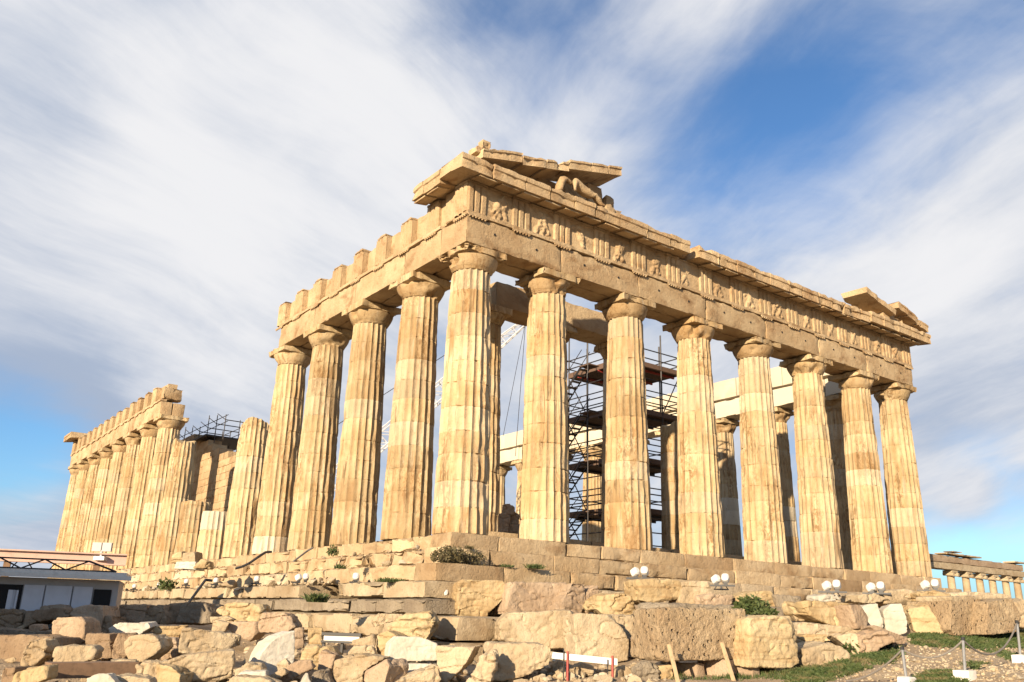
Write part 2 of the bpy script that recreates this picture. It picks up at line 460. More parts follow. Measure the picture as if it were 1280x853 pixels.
# ------------------------------------------------------------------ ground: one sheet to the horizon
_AZ = {px: math.atan2(ray(px, 770)[1], ray(px, 770)[0]) for px in (0, 500, 700, 1000, 1280)}
_PROF = {   # distance -> height along a bearing, a slope that climbs towards the temple
    0: [(0, -4.4), (14, -4.4), (17, -4.3), (20, -4.2), (22, -4.1), (24, -3.95), (26, -3.65), (28, -3.45), (30, -3.3), (34, -3.2), (70, -3.3), (140, -9), (2500, -40)],
    500: [(0, -4.4), (14, -4.4), (17, -4.3), (20, -4.2), (22, -4.1), (24, -3.95), (26, -3.7), (30, -3.4), (60, -3.0), (140, -8), (2500, -40)],
    700: [(0, -4.35), (14, -4.3), (17, -4.05), (20, -3.9), (22, -3.75), (24, -3.45), (25.5, -3.0), (27, -2.45), (29, -2.0), (60, -2.0), (140, -8), (2500, -40)],
    1000: [(0, -4.35), (12, -4.2), (17, -3.85), (20, -3.7), (22, -3.45), (24, -3.2), (26, -2.8), (28, -2.3), (30, -2.05), (60, -2.0), (100, -5), (160, -9), (2500, -40)],
    1280: [(0, -4.35), (12, -4.0), (17.5, -3.56), (22, -3.28), (27, -2.95), (29, -2.85), (31, -2.4), (34, -2.25), (50, -2.4), (62, -4.6), (110, -6), (160, -9), (2500, -40)],
}


def gz(x, y):
    x = np.asarray(x, float); y = np.asarray(y, float)
    dx = x-CAMC[0]; dy = y-CAMC[1]; D = np.hypot(dx, dy); az = np.arctan2(dy, dx)
    ks = [1280, 1000, 700, 500, 0]; azs = [_AZ[k] for k in ks]
    prof = np.array([np.interp(D, *zip(*_PROF[k])) for k in ks])
    az = np.clip(az, azs[0], azs[-1]); out = np.zeros_like(D)
    for i in range(4):
        t = np.clip((az-azs[i])/(azs[i+1]-azs[i]), 0, 1); msk = (az >= azs[i]) & (az <= azs[i+1])
        out = np.where(msk, prof[i]*(1-t)+prof[i+1]*t, out)
    P = np.stack([x*.9, y*.9, x*0], -1).reshape(-1, 3)
    nz = (fbm(P, 5, 4)-.5).reshape(D.shape)
    return out+nz*.22*np.clip(1.3-D/200, .2, 1)


def gz1(x, y): return float(gz(np.array([x]), np.array([y]))[0])


rs = [0, 3, 6, 9, 11, 13]+list(np.arange(14, 34, .16))+[34.5, 35.5, 37, 39, 42, 46, 50, 55, 60, 66, 74, 84, 100, 120, 150, 200, 300, 500, 900, 1600, 2500, 4000]
a0, a1 = _AZ[1280]-.12, _AZ[0]+.12
angs = np.concatenate([np.linspace(a0, a1, 300), np.linspace(a1, a0+2*PI, 60)[1:-1]])
Rg, Ag = np.meshgrid(np.array(rs), angs, indexing='ij')
X = CAMC[0]+Rg*np.cos(Ag); Y = CAMC[1]+Rg*np.sin(Ag)
Aw = (Ag+PI) % (2*PI)-PI
Z = gz(X, Y)
nr, na = Rg.shape
F = []
for i in range(nr-1):
    for j in range(na):
        k = (j+1) % na
        F.append([i*na+j, (i+1)*na+j, (i+1)*na+k, i*na+k])
g_ = MB().add(np.stack([X, Y, Z], -1).reshape(-1, 3), F).build('ground', M['ground'], smooth=True, sharp=80)
g_['kind'] = 'structure'

# ------------------------------------------------------------------ the temple
EX = [1.01, 4.69]+[4.69+4.296*i for i in range(1, 6)]+[29.86]
SY = [1.01]+[4.70+4.291*i for i in range(15)]+[68.46]
AB, AT, FT, GT = 10.43, 11.69, 12.98, 13.47      # architrave bottom / top, frieze top, cornice top
temple = empty('ruined_temple', (0, 0, -1.65), 'ruined ancient marble temple with rows of fluted columns standing on three broad steps, roof gone', 'temple')
ZO = 1.65                                          # temple parts are placed relative to the base of the steps


def tpart(mb, name, mat, parent=None, **k):
    o = mb.build(name, M[mat], temple if parent is None else parent, loc=(0, 0, ZO) if parent is None else (0, 0, 0), **k)
    return fixn(o)


def shaft(seed, h=9.57, r0=.955, r1=.745, H=9.57, nfl=20, per=6, drums=11, dz=.16, wear=1.0, broken=0, newd=(), smoothd=()):
    rng = random.Random(seed)
    nth = nfl*per; th = np.arange(nth)*2*PI/nth
    u = (np.arange(nth) % per)/per
    prof = 1-(2*u-1)**2                            # 0 on the arris, 1 in the flute
    zs = [H*i/drums+(rng.uniform(-.1, .1) if 0 < i < drums else 0) for i in range(drums+1)]
    zs = [z for z in zs if z < h-.15]+[h]
    rows = []                                      # (z, kind, drum)
    for d in range(len(zs)-1):
        za, zb = zs[d], zs[d+1]
        rows.append((za+.004, 1, d)); rows.append((za+.03, 0, d))
        n = max(2, int((zb-za)/dz))
        for i in range(1, n): rows.append((za+.03+(zb-za-.06)*i/n, 0, d))
        rows.append((zb-.03, 0, d)); rows.append((zb-.004, 1, d))
    rows = sorted(rows)
    z = np.array([r[0] for r in rows]); jt = np.array([r[1] for r in rows]); dr = np.array([r[2] for r in rows])
    t = z/H
    rad = r0+(r1-r0)*t+.018*np.sin(PI*t)
    nd = dr.max()+1
    offx = np.array([rng.uniform(-.006, .006) for _ in range(nd)]); offy = np.array([rng.uniform(-.006, .006) for _ in range(nd)])
    tone = np.array([rng.uniform(-.9, .9) for _ in range(nd)]); pt = np.array([max(0, rng.gauss(0, .22)) for _ in range(nd)])
    nw = np.array([1.0 if d in newd else (rng.uniform(.1, .4) if rng.random() < .2 else 0) for d in range(nd)])
    TH, Zg = np.meshgrid(th, z); RR = rad[:, None]*np.ones_like(TH); PR = np.tile(prof, (len(z), 1))
    P = np.stack([np.cos(TH)*2.0, np.sin(TH)*2.0, Zg*.55], -1).reshape(-1, 3)+seed*7.7
    er = fbm(P*1.1, seed, 4).reshape(TH.shape); er2 = fbm(P*3.4, seed+4, 3).reshape(TH.shape)
    lost = np.clip((er-.595)*9, 0, 1)*wear          # surface spalled away: flutes vanish
    dep = .092*RR*PR*(1-lost*.75)
    if smoothd: dep = np.where(np.isin(dr, smoothd)[:, None], 0.012, dep)
    arris = np.clip((er2-.48)*3.4, 0, 1)*(1-PR)**2*.035*wear
    edge = np.where(jt[:, None] > 0,   .007+.09*np.clip(er2-.52, 0, 1)*2*wear, 0)
    rr = RR-dep-arris-edge-lost*.045-(er2-.5)*.02*wear
    Xc = rr*np.cos(TH)+offx[dr][:, None]; Yc = rr*np.sin(TH)+offy[dr][:, None]; Zc = Zg.copy()
    if broken:
        top = np.clip((z-(h-broken*2.2))/(broken*2.2), 0, 1)[:, None]
        cut = fbm(np.stack([np.cos(TH)*1.3, np.sin(TH)*1.3, TH*0], -1).reshape(-1, 3)+seed, seed, 3).reshape(TH.shape)
        Zc = Zc-top*(cut-.35)*broken*2.4
        Xc *= 1-top*.06; Yc *= 1-top*.06
    V = np.stack([Xc, Yc, Zc], -1).reshape(-1, 3)
    nzr = len(z); i = np.arange(nzr-1)[:, None]; j = np.arange(nth)[None, :]; k = (j+1) % nth
    F = np.stack([i*nth+j, i*nth+k, (i+1)*nth+k, (i+1)*nth+j], -1).reshape(-1, 4).tolist()
    V = np.vstack([V, [[0, 0, V[-nth:, 2].mean()+.01]]])
    F += [[(nzr-1)*nth+q, (nzr-1)*nth+(q+1) % nth, len(V)-1] for q in range(nth)]
    T = np.stack([np.repeat(tone[dr], nth), np.clip(np.repeat(pt[dr], nth)+lost.ravel()*.75, 0, 1), np.repeat(nw[dr], nth)*(1-.6*lost.ravel())], 1)
    T = np.vstack([T, [[0, 0, 0]]])
    return V, F, T


def capital(seed, r=.745, ab=1.0, z0=9.57, z1=10.43, wear=.05):
    mb = MB(); n = 60; rng = random.Random(seed)
    zz = z1-z0; zb = zz-.34
    prof = [(r-.02, -.02), (r+.005, .0), (r+.03, .03), (r+.02, .045), (r+.05, .07), (r+.04, .085), (r+.07, .11)]
    for i in range(1, 7):
        t = i/6; prof.append((r+.07+(ab*.985-r-.07)*(1-(1-t)**1.35), .11+(zb-.13)*t))
    prof += [(ab*.97, zb-.005), (ab*.9, zb)]
    V = []
    for (q, z) in prof:
        for i in range(n):
            t = 2*PI*i/n; V.append((q*math.cos(t), q*math.sin(t), z0+z))
    V = np.array(V); e = fbm(V*1.6+seed*3.1, seed, 4); k = 1-np.clip(e-.53, 0, 1)*1.1*(wear/.05); V[:, 0] *= k; V[:, 1] *= k
    F = []
    for a in range(len(prof)-1):
        for i in range(n): F.append([a*n+i, a*n+(i+1) % n, (a+1)*n+(i+1) % n, (a+1)*n+i])
    F.append(list(range((len(prof)-1)*n, len(prof)*n)))
    mb.add(V, F, (rng.uniform(-.8, .3), np.clip(rng.gauss(.5, .25), 0, 1), 0))
    mb.worn((0, 0, z1-.17), (ab*2, ab*2, .335), .11, wear*1.3, seed+20, tone=(rng.uniform(-.6, .6), max(0, rng.gauss(.1, .2)), 0))
    return mb


def column(name, x, y, seed, parent=None, cap=True, cw=.05, mat='marble', lo=False, r0=.955, r1=.745, H=9.57, Z=0.0, ab=1.0, top=10.43, **k):
    V, F, T = shaft(seed, h=k.pop('h', H), r0=r0, r1=r1, H=H, per=4 if lo else 6, dz=.4 if lo else .16, **k)
    o = MB().add(V, F, T).build(name, M[mat], temple if parent is None else parent, loc=(x, y, ZO+Z) if parent is None else (0, 0, 0), sharp=32)
    if cap: fixn(capital(seed+100, r1, ab, H, top, cw).build('capital', M[mat], o, sharp=40))
    return o


# steps, block by block
rng = random.Random(4)
for s in range(3):
    o_ = .7*s; zt = -.55*s; mb = MB()
    L = []
    x = -o_
    while x < 30.88+o_-.1:                         # east side
        w_ = rng.uniform(1.6, 3.0); w_ = min(w_, 30.88+o_-x)
        if 30.88+o_-(x+w_) < .7: w_ = 30.88+o_-x
        mb.worn((x+w_/2, -o_+.62, zt-.275+rng.uniform(-.006, .006)), (w_-.004, 1.24, .545), .15, .022 if rng.random() < .55 else .075, rng.randint(0, 999),
                tone=(rng.uniform(-1, .8), max(0, rng.gauss(0, .35)), .35 if rng.random() < .08 else 0), cap=12)
        x += w_
    y = 1.25-o_
    while y < 69.5+o_-.1:                          # south side
        w_ = rng.uniform(1.7, 3.4); w_ = min(w_, 69.5+o_-y)
        if 69.5+o_-(y+w_) < .7: w_ = 69.5+o_-y
        wr = rng.uniform(.04, .15)
        mb.worn((-o_+.62, y+w_/2, zt-.275+rng.uniform(-.01, .01)), (1.24, w_-.004, .545), .17, wr, rng.randint(0, 999),
                tone=(rng.uniform(-.8, .9), max(0, rng.gauss(0, .25)), .5 if rng.random() < .06 else 0), cap=12)
        y += w_
    mb.worn((30.88+o_-.6, 35, zt-.275), (1.2, 69+2*o_-2.4, .54), 1.0, .03, s)
    mb.worn((15.4, 69.5+o_-.6, zt-.275), (30.8+2*o_-2.4, 1.2, .54), 1.0, .03, s+5)
    tpart(mb, 'step', 'step')
mb = MB()
for i in range(10):
    for j in range(20):
        mb.box((1.25+2.84*(i+.5), 1.25+3.35*(j+.5), -.20+rng.uniform(-.004, .004)), (2.83, 3.34, .38), tone=(rng.uniform(-.8, .8), max(0, rng.gauss(0, .2)), 0))
tpart(mb, 'floor', 'step')
# inner platform (two low steps of the porch)
mb = MB()
for k, (ins, z) in enumerate(((4.35, .18), (4.8, .53))):
    x = ins
    while x < 30.88-ins-.2:
        w_ = min(rng.uniform(1.4, 2.2), 30.88-ins-x)
        mb.worn((x+w_/2, ins+.75, z), (w_-.01, 1.5, .345), .25, .04, rng.randint(0, 99), tone=(rng.uniform(-.8, .8), max(0, rng.gauss(0, .3)), 0)); x += w_
    y = ins+1.5
    while y < 65:
        mb.worn((ins+.6, y+1.5, z), (1.2, 2.98, .345), .4, .04, rng.randint(0, 99), tone=(rng.uniform(-.8, .8), max(0, rng.gauss(0, .2)), 0)); y += 3
mb.worn((15.44, 20, .3), (20, 26, .6), 1.5, .02, 2)
tpart(mb, 'inner_platform', 'step')

# columns: east front, south flank (standing near the corner, and the western run), north flank
for i, x in enumerate(EX):
    column('column', x, 1.01, 11+i*3, r0=.975 if i in (0, 7) else .955, r1=.757 if i in (0, 7) else .745, wear=[1.5, 1.2, 1.15, 1, .95, 1, 1.0, .9][i], cw=[.12, .07, .07, .06, .06, .07, .06, .06][i])
for j in (1, 2, 3, 4):
    column('column', 1.01, SY[j], 51+j*5, wear=.9, newd=((0,) if j == 4 else ()))
for j in range(9, 17):
    column('column', 1.01, SY[j], 81+j*3, wear=1.0 if j > 9 else 1.4, lo=j > 11)
for j in range(1, 11):
    column('column', 29.87, SY[j], 151+j*3, wear=.9, lo=True, newd={2: (3, 4), 3: (5, 4)}.get(j, ()), smoothd={3: (4, 5), 2: (4,)}.get(j, ()))
# inner porch
PX = [5.4, 9.3, 13.4, 17.5, 21.6, 25.5]
column('porch_column', PX[0], 6.2, 301, Z=.7, r0=.82, r1=.64, H=9.2, top=9.98, ab=.86, wear=1.2)
column('porch_column', PX[1], 6.2, 305, Z=.7, r0=.82, r1=.64, H=9.2, top=9.98, ab=.86)
column('porch_column', PX[2], 6.2, 309, Z=.7, r0=.82, r1=.64, H=9.2, top=9.98, ab=.86, newd=(8, 9, 10))
column('porch_column', PX[3], 6.2, 313, Z=.7, r0=.82, r1=.64, H=9.2, h=6.6, cap=False, broken=.4, wear=1.2)
mb = MB()
mb.worn((7.36, 6.2, 11.27), (4.05, 1.5, 1.18), .2, .02, 3, tone=(-.2, .2, 0))
mb.worn((11.35, 6.2, 11.27), (3.9, 1.5, 1.18), .2, .02, 6, tone=(.2, .1, .15))
tpart(mb, 'porch_architrave', 'beam')


# architraves -------------------------------------------------------------
def arch_run(axis, cuts, face, back, seed, mat='beam', wear=.045, tone=None, res=.17, holes=True):
    mb = MB(); rg = random.Random(seed); dz = AT-AB
    for a, b in zip(cuts[:-1], cuts[1:]):
        tn = tone or (rg.uniform(-.6, .5), max(0, rg.gauss(.08, .15)), 0)
        th = abs(back-face); half = th/2
        for q in (0, 1):                            # outer and inner beam side by side
            cc = face+(back-face)*(.25+.5*q)
            c = ((a+b)/2, cc, AB+.56) if axis == 'x' else (cc, (a+b)/2, AB+.56)
            d = (abs(b-a)-.012, half-.02, 1.12) if axis == 'x' else (half-.02, abs(b-a)-.012, 1.12)
            mb.worn(c, d, res if q == 0 else .4, wear, rg.randint(0, 999), tone=tn, cap=30)
    sg = 1 if back > face else -1
    lo, hi = cuts[0], cuts[-1]
    pr = [(face+sg*.4, AB+1.122), (face-sg*.055, AB+1.122), (face-sg*.055, AT), (face+sg*.4, AT)]   # taenia
    mb.sweep(pr, lo, hi, axis, .18, .03, seed)
    return mb


def regula(mb, axis, c, face, sg):
    z = AB+1.085
    if axis == 'x': mb.box((c, face-sg*.025, z), (.845, .05, .07))
    else: mb.box((face-sg*.025, c, z), (.05, .845, .07))
    for i in range(6):
        q = c-.845/2+.07+i*.141
        if axis == 'x': mb.tube((q, face-sg*.028, z-.035), (q, face-sg*.028, z-.085), .03, 7)
        else: mb.tube((face-sg*.028, q, z-.035), (face-sg*.028, q, z-.085), .03, 7)


FACE = .13
east_cuts = [FACE, 4.69]+EX[2:7]+[30.88-FACE]
a_e = tpart(arch_run('x', east_cuts, FACE, 1.9, 7), 'architrave', 'beam')
mb = MB(); mb.worn((.13+1.77/2, (FACE+1.8+SY[1])/2, AB+.56), (1.75, SY[1]-FACE-1.8-.01, 1.12), .17, .05, 3, tone=(.3, 0, 0))
a_s = tpart(arch_run('y', [1.92, 4.70]+SY[2:5], FACE, 1.9, 17), 'architrave', 'beam')
a_s.data.materials[0] = M['beam']
a_w = tpart(arch_run('y', SY[9:16]+[69.37], FACE, 1.9, 27, res=.3), 'architrave', 'beam')
a_w['label'] = 'architrave over the far western run of columns'
a_n = tpart(arch_run('y', [1.92]+SY[1:10], 30.75, 28.98, 37, tone=(.3, 0, .8), res=.4), 'architrave', 'newm')
a_n['label'] = 'restored white architrave of the far north side'

dh = None
for i, x in enumerate(east_cuts[:-1]):
    for q, zz in ((.28, .62), (.72, .58)):
        xx = x+(east_cuts[i+1]-x)*q
        if dh is None:
            m_ = MB(); m_.tube((0, 0, 0), (0, .06, 0), .05, 8); dh = fixn(m_.build('dowel_hole', M['void'], a_e, loc=(xx, FACE-.012, AB+zz)))
        else: link_copy(dh, a_e, (xx, FACE-.012, AB+zz))

# frieze ------------------------------------------------------------------
TH_ = FT-AT


def triglyph_mb(seed, depth=.4, wear=.02, top=0.0):
    w = .845; h = TH_+top; band = .13
    xs = [0, .045, .21, .275, .34, .505, .57, .635, .80, .845]
    ys = [.075, 0, 0, .085, 0, 0, .085, 0, 0, .075]
    zs = list(np.linspace(0, h-band-.07, 9))+[h-band-.02]
    V = []; F = []; n = len(xs)
    for k, z in enumerate(zs):
        for i in range(n): V.append((xs[i]-w/2, ys[i] if k < len(zs)-1 else 0, z))
    V = np.array(V); e = fbm(V*3+seed*5.3, seed, 3); V[:, 1] += np.clip(e-.58, 0, 1)*.12
    for k in range(len(zs)-1):
        for i in range(n-1): F.append([k*n+i, k*n+i+1, (k+1)*n+i+1, (k+1)*n+i])
    b = len(V)
    # cap band, sides, back
    mb = MB(); tn = (random.Random(seed).uniform(-.5, .5), max(0, random.Random(seed+1).gauss(.05, .12)), 0)
    mb.add(V, F, tn)
    mb.worn((0, depth/2-.005, h-band/2), (w+.012, depth+.012, band-.004), .12, wear, seed, tone=tn)
    mb.box((0, depth/2+.045, (h-band)/2), (w, depth-.09, h-band-.004), tone=tn)
    for sx in (-1, 1):
        mb.add([(sx*w/2, .075, 0), (sx*w/2, .095, 0), (sx*w/2, .095, h-band-.02), (sx*w/2, .075, h-band-.02)], [[0, 1, 2, 3]], tn)
    return mb


def metope_mb(seed, w):
    rg = random.Random(seed); nx, nz = 34, 36; h = TH_
    xs = np.linspace(-w/2, w/2, nx); zs = np.linspace(0, h-.11, nz)
    XX, ZZ = np.meshgrid(xs, zs); Hh = np.zeros_like(XX)

    def cap(a, b, r, d):
        a = np.array(a); b = np.array(b); ab = b-a
        t = np.clip(((XX-a[0])*ab[0]+(ZZ-a[1])*ab[1])/(ab@ab), 0, 1)
        q = np.hypot(XX-a[0]-t*ab[0], ZZ-a[1]-t*ab[1])/r
        return d*np.sqrt(np.clip(1-q*q, 0, 1))
    for f in range(rg.choice((1, 2, 2))):
        cx = rg.uniform(-.28, .28); lean = rg.uniform(-.25, .25); d = rg.uniform(.07, .12)
        hip = (cx, rg.uniform(.45, .58)); sh = (cx+lean, rg.uniform(.8, .92))
        for seg in ((hip, sh, .13, d), (hip, (cx-rg.uniform(.1, .3), .22), .08, d*.8), ((cx-.2, .25), (cx-rg.uniform(.1, .3), .02), .06, d*.6),
                    (hip, (cx+rg.uniform(.1, .3), .2), .08, d*.7), (sh, (sh[0]+rg.choice((-1, 1))*.28, sh[1]-rg.uniform(-.1, .25)), .06, d*.6), (sh, (sh[0]+lean*.2, sh[1]+.13), .075, d*.8)):
            if rg.random() < .88: Hh = np.maximum(Hh, cap(seg[0], seg[1], seg[2]*1.35, seg[3]*1.1))
    P = np.stack([XX*4, ZZ*4, XX*0+seed], -1).reshape(-1, 3)
    e = fbm(P, seed, 4).reshape(XX.shape); e2 = fbm(P*3, seed+2, 2).reshape(XX.shape)
    Hh = Hh*np.clip(1.7-np.abs(e-.5)*6, .1, 1)*(.75+.5*e2)+(e-.5)*.03+(e2-.5)*.015
    V = np.stack([XX, .09-Hh, ZZ], -1).reshape(-1, 3)
    F = [[k*nx+i, k*nx+i+1, (k+1)*nx+i+1, (k+1)*nx+i] for k in range(nz-1) for i in range(nx-1)]
    mb = MB(); tn = (rg.uniform(-.4, .4), max(0, rg.gauss(.05, .1)), 0)
    mb.add(V, F, tn)
    mb.worn((0, .2, h-.055), (w, .3, .105), .15, .02, seed, tone=tn)
    return mb


def frieze_tris(ends, cols): ...


tri_x = [FACE+.4225]
for i in range(1, 7): tri_x += [(tri_x[-1]+EX[i])/2, EX[i]]
tri_x += [(tri_x[-1]+30.88-FACE-.4225)/2, 30.88-FACE-.4225]
mb = MB(); x = FACE+.45
for i in range(12):
    w_ = (30.88-2*FACE-.9)/12
    mb.worn((x+w_/2, FACE+.95, AT+TH_/2), (w_-.01, .95, TH_-.01), .35, .02, 60+i, tone=(rng.uniform(-.5, .5), .05, 0)); x += w_
f_e = tpart(mb, 'frieze', 'beam')
for i, x in enumerate(tri_x):
    o = fixn(triglyph_mb(200+i, .42).build('triglyph', M['beam'], f_e, loc=(x, FACE-.04, AT)))
    mb = MB(); regula(mb, 'x', x, FACE-.03, 1); fixn(mb.build('regula', M['beam'], a_e))
    if i < len(tri_x)-1:
        wm = tri_x[i+1]-x-.845
        metope_mb(300+i*7, wm).build('metope', M['beam'], f_e, loc=((x+tri_x[i+1])/2, FACE-.04, AT), sharp=60)

# south frieze: triglyph blocks left standing, the metopes between them gone
tri_y = [FACE+.4225]
for i in range(1, 5): tri_y += [(tri_y[-1]+SY[i])/2, SY[i]]
tri_y = tri_y[:9]
mb = MB()
mb.worn((.98, 1.35, AT+TH_/2), (1.6, .9, TH_-.01), .3, .03, 2)
for i in range(len(tri_y)-1):
    a, b = tri_y[i]+.2, tri_y[i+1]-.2
    hh = TH_*(1.0 if i < 2 else rng.uniform(.93, 1.0)); fx = .14 if i == 0 else .28
    mb.worn((FACE+fx+.3, (a+b)/2, AT+hh/2), (.6, b-a, hh), .2, .05, 90+i, tone=(rng.uniform(-.3, .5), .05, 0))
f_s = tpart(mb, 'frieze', 'beam')
for i, y in enumerate(tri_y):
    if i == 0: continue
    dlt = rng.uniform(-.06, .04) if i > 2 else 0
    o = triglyph_mb(400+i, .62 if i > 1 else .45, .05, dlt).build('triglyph', M['beam'], f_s, loc=(FACE-.04, y, AT), rot=-PI/2); fixn(o)
for i, y in enumerate(tri_y):
    mb = MB(); regula(mb, 'y', y, FACE-.03, 1); fixn(mb.build('regula', M['beam'], a_s if i else a_e))
# corner return of the first triglyph
fixn(triglyph_mb(399, .40, .03).build('triglyph', M['beam'], f_s, loc=(FACE-.04, FACE+.4225+.05, AT), rot=-PI/2))

# western run of the south frieze
tw = []
for j in range(9, 16): tw += [SY[j], (SY[j]+SY[j+1])/2]
tw += [69.37-.4225]
mb = MB()
for i in range(len(tw)-1):
    hh = TH_*rng.uniform(.9, 1.0)
    mb.worn((FACE+.72, (tw[i]+tw[i+1])/2, AT+hh/2), (.7, tw[i+1]-tw[i]-.4, hh), .4, .05, 130+i, tone=(rng.uniform(-.5, .3), .1, 0))
mb.worn((FACE+.8, SY[9]+.5, AT+.48), (1.4, .96, .95), .2, .12, 170, tone=(-.6, .3, 0))
f_w = tpart(mb, 'frieze', 'beam')
for i, y in enumerate(tw):
    if i == 0: continue
    o = triglyph_mb(500+i, .5, .05, rng.uniform(-.12, .02)).build('triglyph', M['beam'], f_w, loc=(FACE-.04, y, AT), rot=-PI/2); fixn(o)
    mb = MB(); regula(mb, 'y', y, FACE-.03, 1); fixn(mb.build('regula', M['beam'], a_w))
# north side backers
mb = MB(); y = 1.95
while y < 38:
    w_ = rng.uniform(1.6, 2.4); hh = TH_ if y > 12 or y < 8 else TH_*.98
    mb.worn((29.6, y+w_/2, AT+hh/2), (1.15, w_-.012, hh), .4, .03, int(y*9), tone=(rng.uniform(-.2, .6), 0, .9 if rng.random() < .7 else .3)); y += w_
fn_ = tpart(mb, 'frieze', 'newm')

# cornices ----------------------------------------------------------------
GP = [(.9, FT+.005), (FACE-.02, FT+.005), (FACE-.06, FT-.02), (-.60, FT-.11), (-.66, FT-.11), (-.66, FT+.22), (-.71, FT+.26), (-.71, GT-.08), (-.66, GT), (.9, GT+.0)]


def geison(axis, t0, t1, seed, blk=1.35, prof=GP, wear=.045, tn0=0):
    mb = MB(); rg = random.Random(seed); t = t0; s_ = 1 if t1 > t0 else -1
    while (t1-t)*s_ > .15:
        b = rg.uniform(.8, 1.2)*blk; e = t+s_*b
        if (t1-e)*s_ < .6: e = t1
        dz = rg.uniform(-.012, .012); dy = rg.uniform(-.02, .02)
        mb.sweep([(a+dy, z+dz) for a, z in prof], t+s_*.006, e-s_*.006, axis, .16, wear*rg.uniform(.6, 1.8), rg.randint(0, 999), (rg.uniform(-.6, .5)+tn0, max(0, rg.gauss(.1, .15)), 0))
        t = e
    return mb


def mutules(par, axis, centers):
    for c in centers:
        mb = MB()
        d = (.80, .56, .05) if axis == 'x' else (.56, .80, .05)
        p = (c, -.28, FT-.10) if axis == 'x' else (-.28, c, FT-.10)
        Mx = Matrix.Rotation(R(9) if axis == 'x' else -R(9), 3, 'X' if axis == 'x' else 'Y')
        mb.box(p, d, M=Mx.to_4x4()); fixn(mb.build('mutule', M['beam'], par))


xm = sorted(tri_x+[(a+b)/2 for a, b in zip(tri_x[:-1], tri_x[1:])])
g1 = tpart(geison('x', -.71, 11.4, 5), 'cornice', 'beam'); mutules(g1, 'x', [x for x in xm if x < 11])
g2 = tpart(geison('x', 12.0, 25.5, 9, wear=.06), 'cornice', 'beam'); mutules(g2, 'x', [x for x in xm if 12.4 < x < 25.3])
g3 = tpart(geison('x', 25.5, 31.55, 13, prof=[(a-(.10 if a < 0 else 0), z+.07) for a, z in GP]), 'cornice', 'beam'); mutules(g3, 'x', [x for x in xm if 25.9 < x < 31])
g4 = tpart(geison('y', .92, 2.95, 15, blk=1.0), 'cornice', 'beam'); mutules(g4, 'y', (1.6, 2.55))
mb = geison('y', 67.0, 70.3, 19, blk=1.2)
g5 = tpart(mb, 'cornice', 'beam')
# broken stub between the two east lengths
mb = MB(); mb.worn((11.72, .45, GT-.28), (.6, 1.1, .42), .12, .12, 8, tone=(-.2, .2, 0)); tpart(mb, 'cornice', 'beam')

# pediment remains ----------------------------------------------------------
ped = MB()
sl_ = math.tan(R(13.6))
for i, (xa, xb) in enumerate(((2.2, 3.6), (3.6, 5.0), (5.0, 6.3), (6.3, 7.15))):
    zt = 13.5+(xa+.7)*sl_-.12
    ped.worn(((xa+xb)/2, .62, (GT+zt)/2), (xb-xa-.01, .5, zt-GT), .18, .04, 31+i, tone=(rng.uniform(-.4, .4), .1, 0))
ped.worn((7.45, .55, 14.1), (.55, .75, 1.25), .14, .10, 44, tone=(-.2, .15, 0))
ped.worn((7.95, .6, 13.9), (.5, .7, .85), .14, .12, 47, tone=(-.4, .15, 0))
ped.worn((8.6, .7, 13.6), (.9, .6, .28), .14, .08, 48, tone=(-.3, .15, 0))
pd = tpart(ped, 'pediment', 'beam')
RP = [(.75, 0), (-.30, -.02), (-.66, -.06), (-.70, -.06), (-.70, .22), (-.74, .25), (-.74, .34), (.75, .36)]


def raking(xa, xb, za, sgn=1, seed=0, dz=0, prof=RP, cutw=.05):
    mb = MB(); mb.sweep([(a, z+za+dz) for a, z in prof], xa, xb, 'x', .16, cutw, seed, (random.Random(seed).uniform(-.3, .5), .08, 0), slope=sgn*sl_)
    return mb


mb = MB()
for k, (xa, xb, dz, wv) in enumerate(((.15, 2.0, -.12, .05), (2.01, 3.2, -.22, .09), (3.2, 4.35, -.24, .09), (4.36, 5.55, -.12, .04), (5.56, 6.5, -.12, .04), (6.51, 7.25, -.12, .03))):
    q = raking(xa, xb, 13.62+(xa+.7)*sl_-.12, 1, 61+k, dz, cutw=wv)
    mb.add(np.vstack(q.V), q.F, np.vstack(q.T))
fixn(mb.build('raking_cornice', M['beam'], pd))
mb = MB(); mb.worn((.35, -.25, 13.92), (.75, .55, .26), .1, .04, 5); mb.worn((.55, -.2, 14.3), (.45, .42, .5), .07, .13, 6, tone=(-.1, .2, 0)); fixn(mb.build('acroterion_base', M['beam'], pd))
# right corner remains
mb = MB()
mb.worn((27.0, .65, 13.75), (2.9, .5, .45), .15, .07, 71, tone=(0, .1, 0)); mb.worn((24.6, .4, 13.72), (1.9, 1.0, .42), .16, .09, 72, tone=(.3, 0, 0))
mb.worn((28.5, .1, 13.86), (2.2, 1.0, .5), .15, .12, 73, tone=(0, .15, 0)); mb.worn((30.2, .2, 13.78), (1.4, .9, .26), .14, .08, 74)
pr_ = tpart(mb, 'pediment', 'beam')
mb = MB()
q = raking(25.3, 28.1, 14.60, -1, 81, prof=[(.8, 0), (-.75, -.04), (-.78, .26), (.8, .30)], cutw=.05); mb.add(np.vstack(q.V), q.F, np.vstack(q.T))
for k, (xa, xb, dz) in enumerate(((28.55, 29.5, .10), (29.5, 30.5, .06), (30.5, 31.55, .02))):
    q = raking(xa, xb, 14.42-(xa-28.55)*sl_, -1, 83+k, dz, cutw=.08); mb.add(np.vstack(q.V), q.F, np.vstack(q.T))
fixn(mb.build('raking_cornice', M['beam'], pr_))

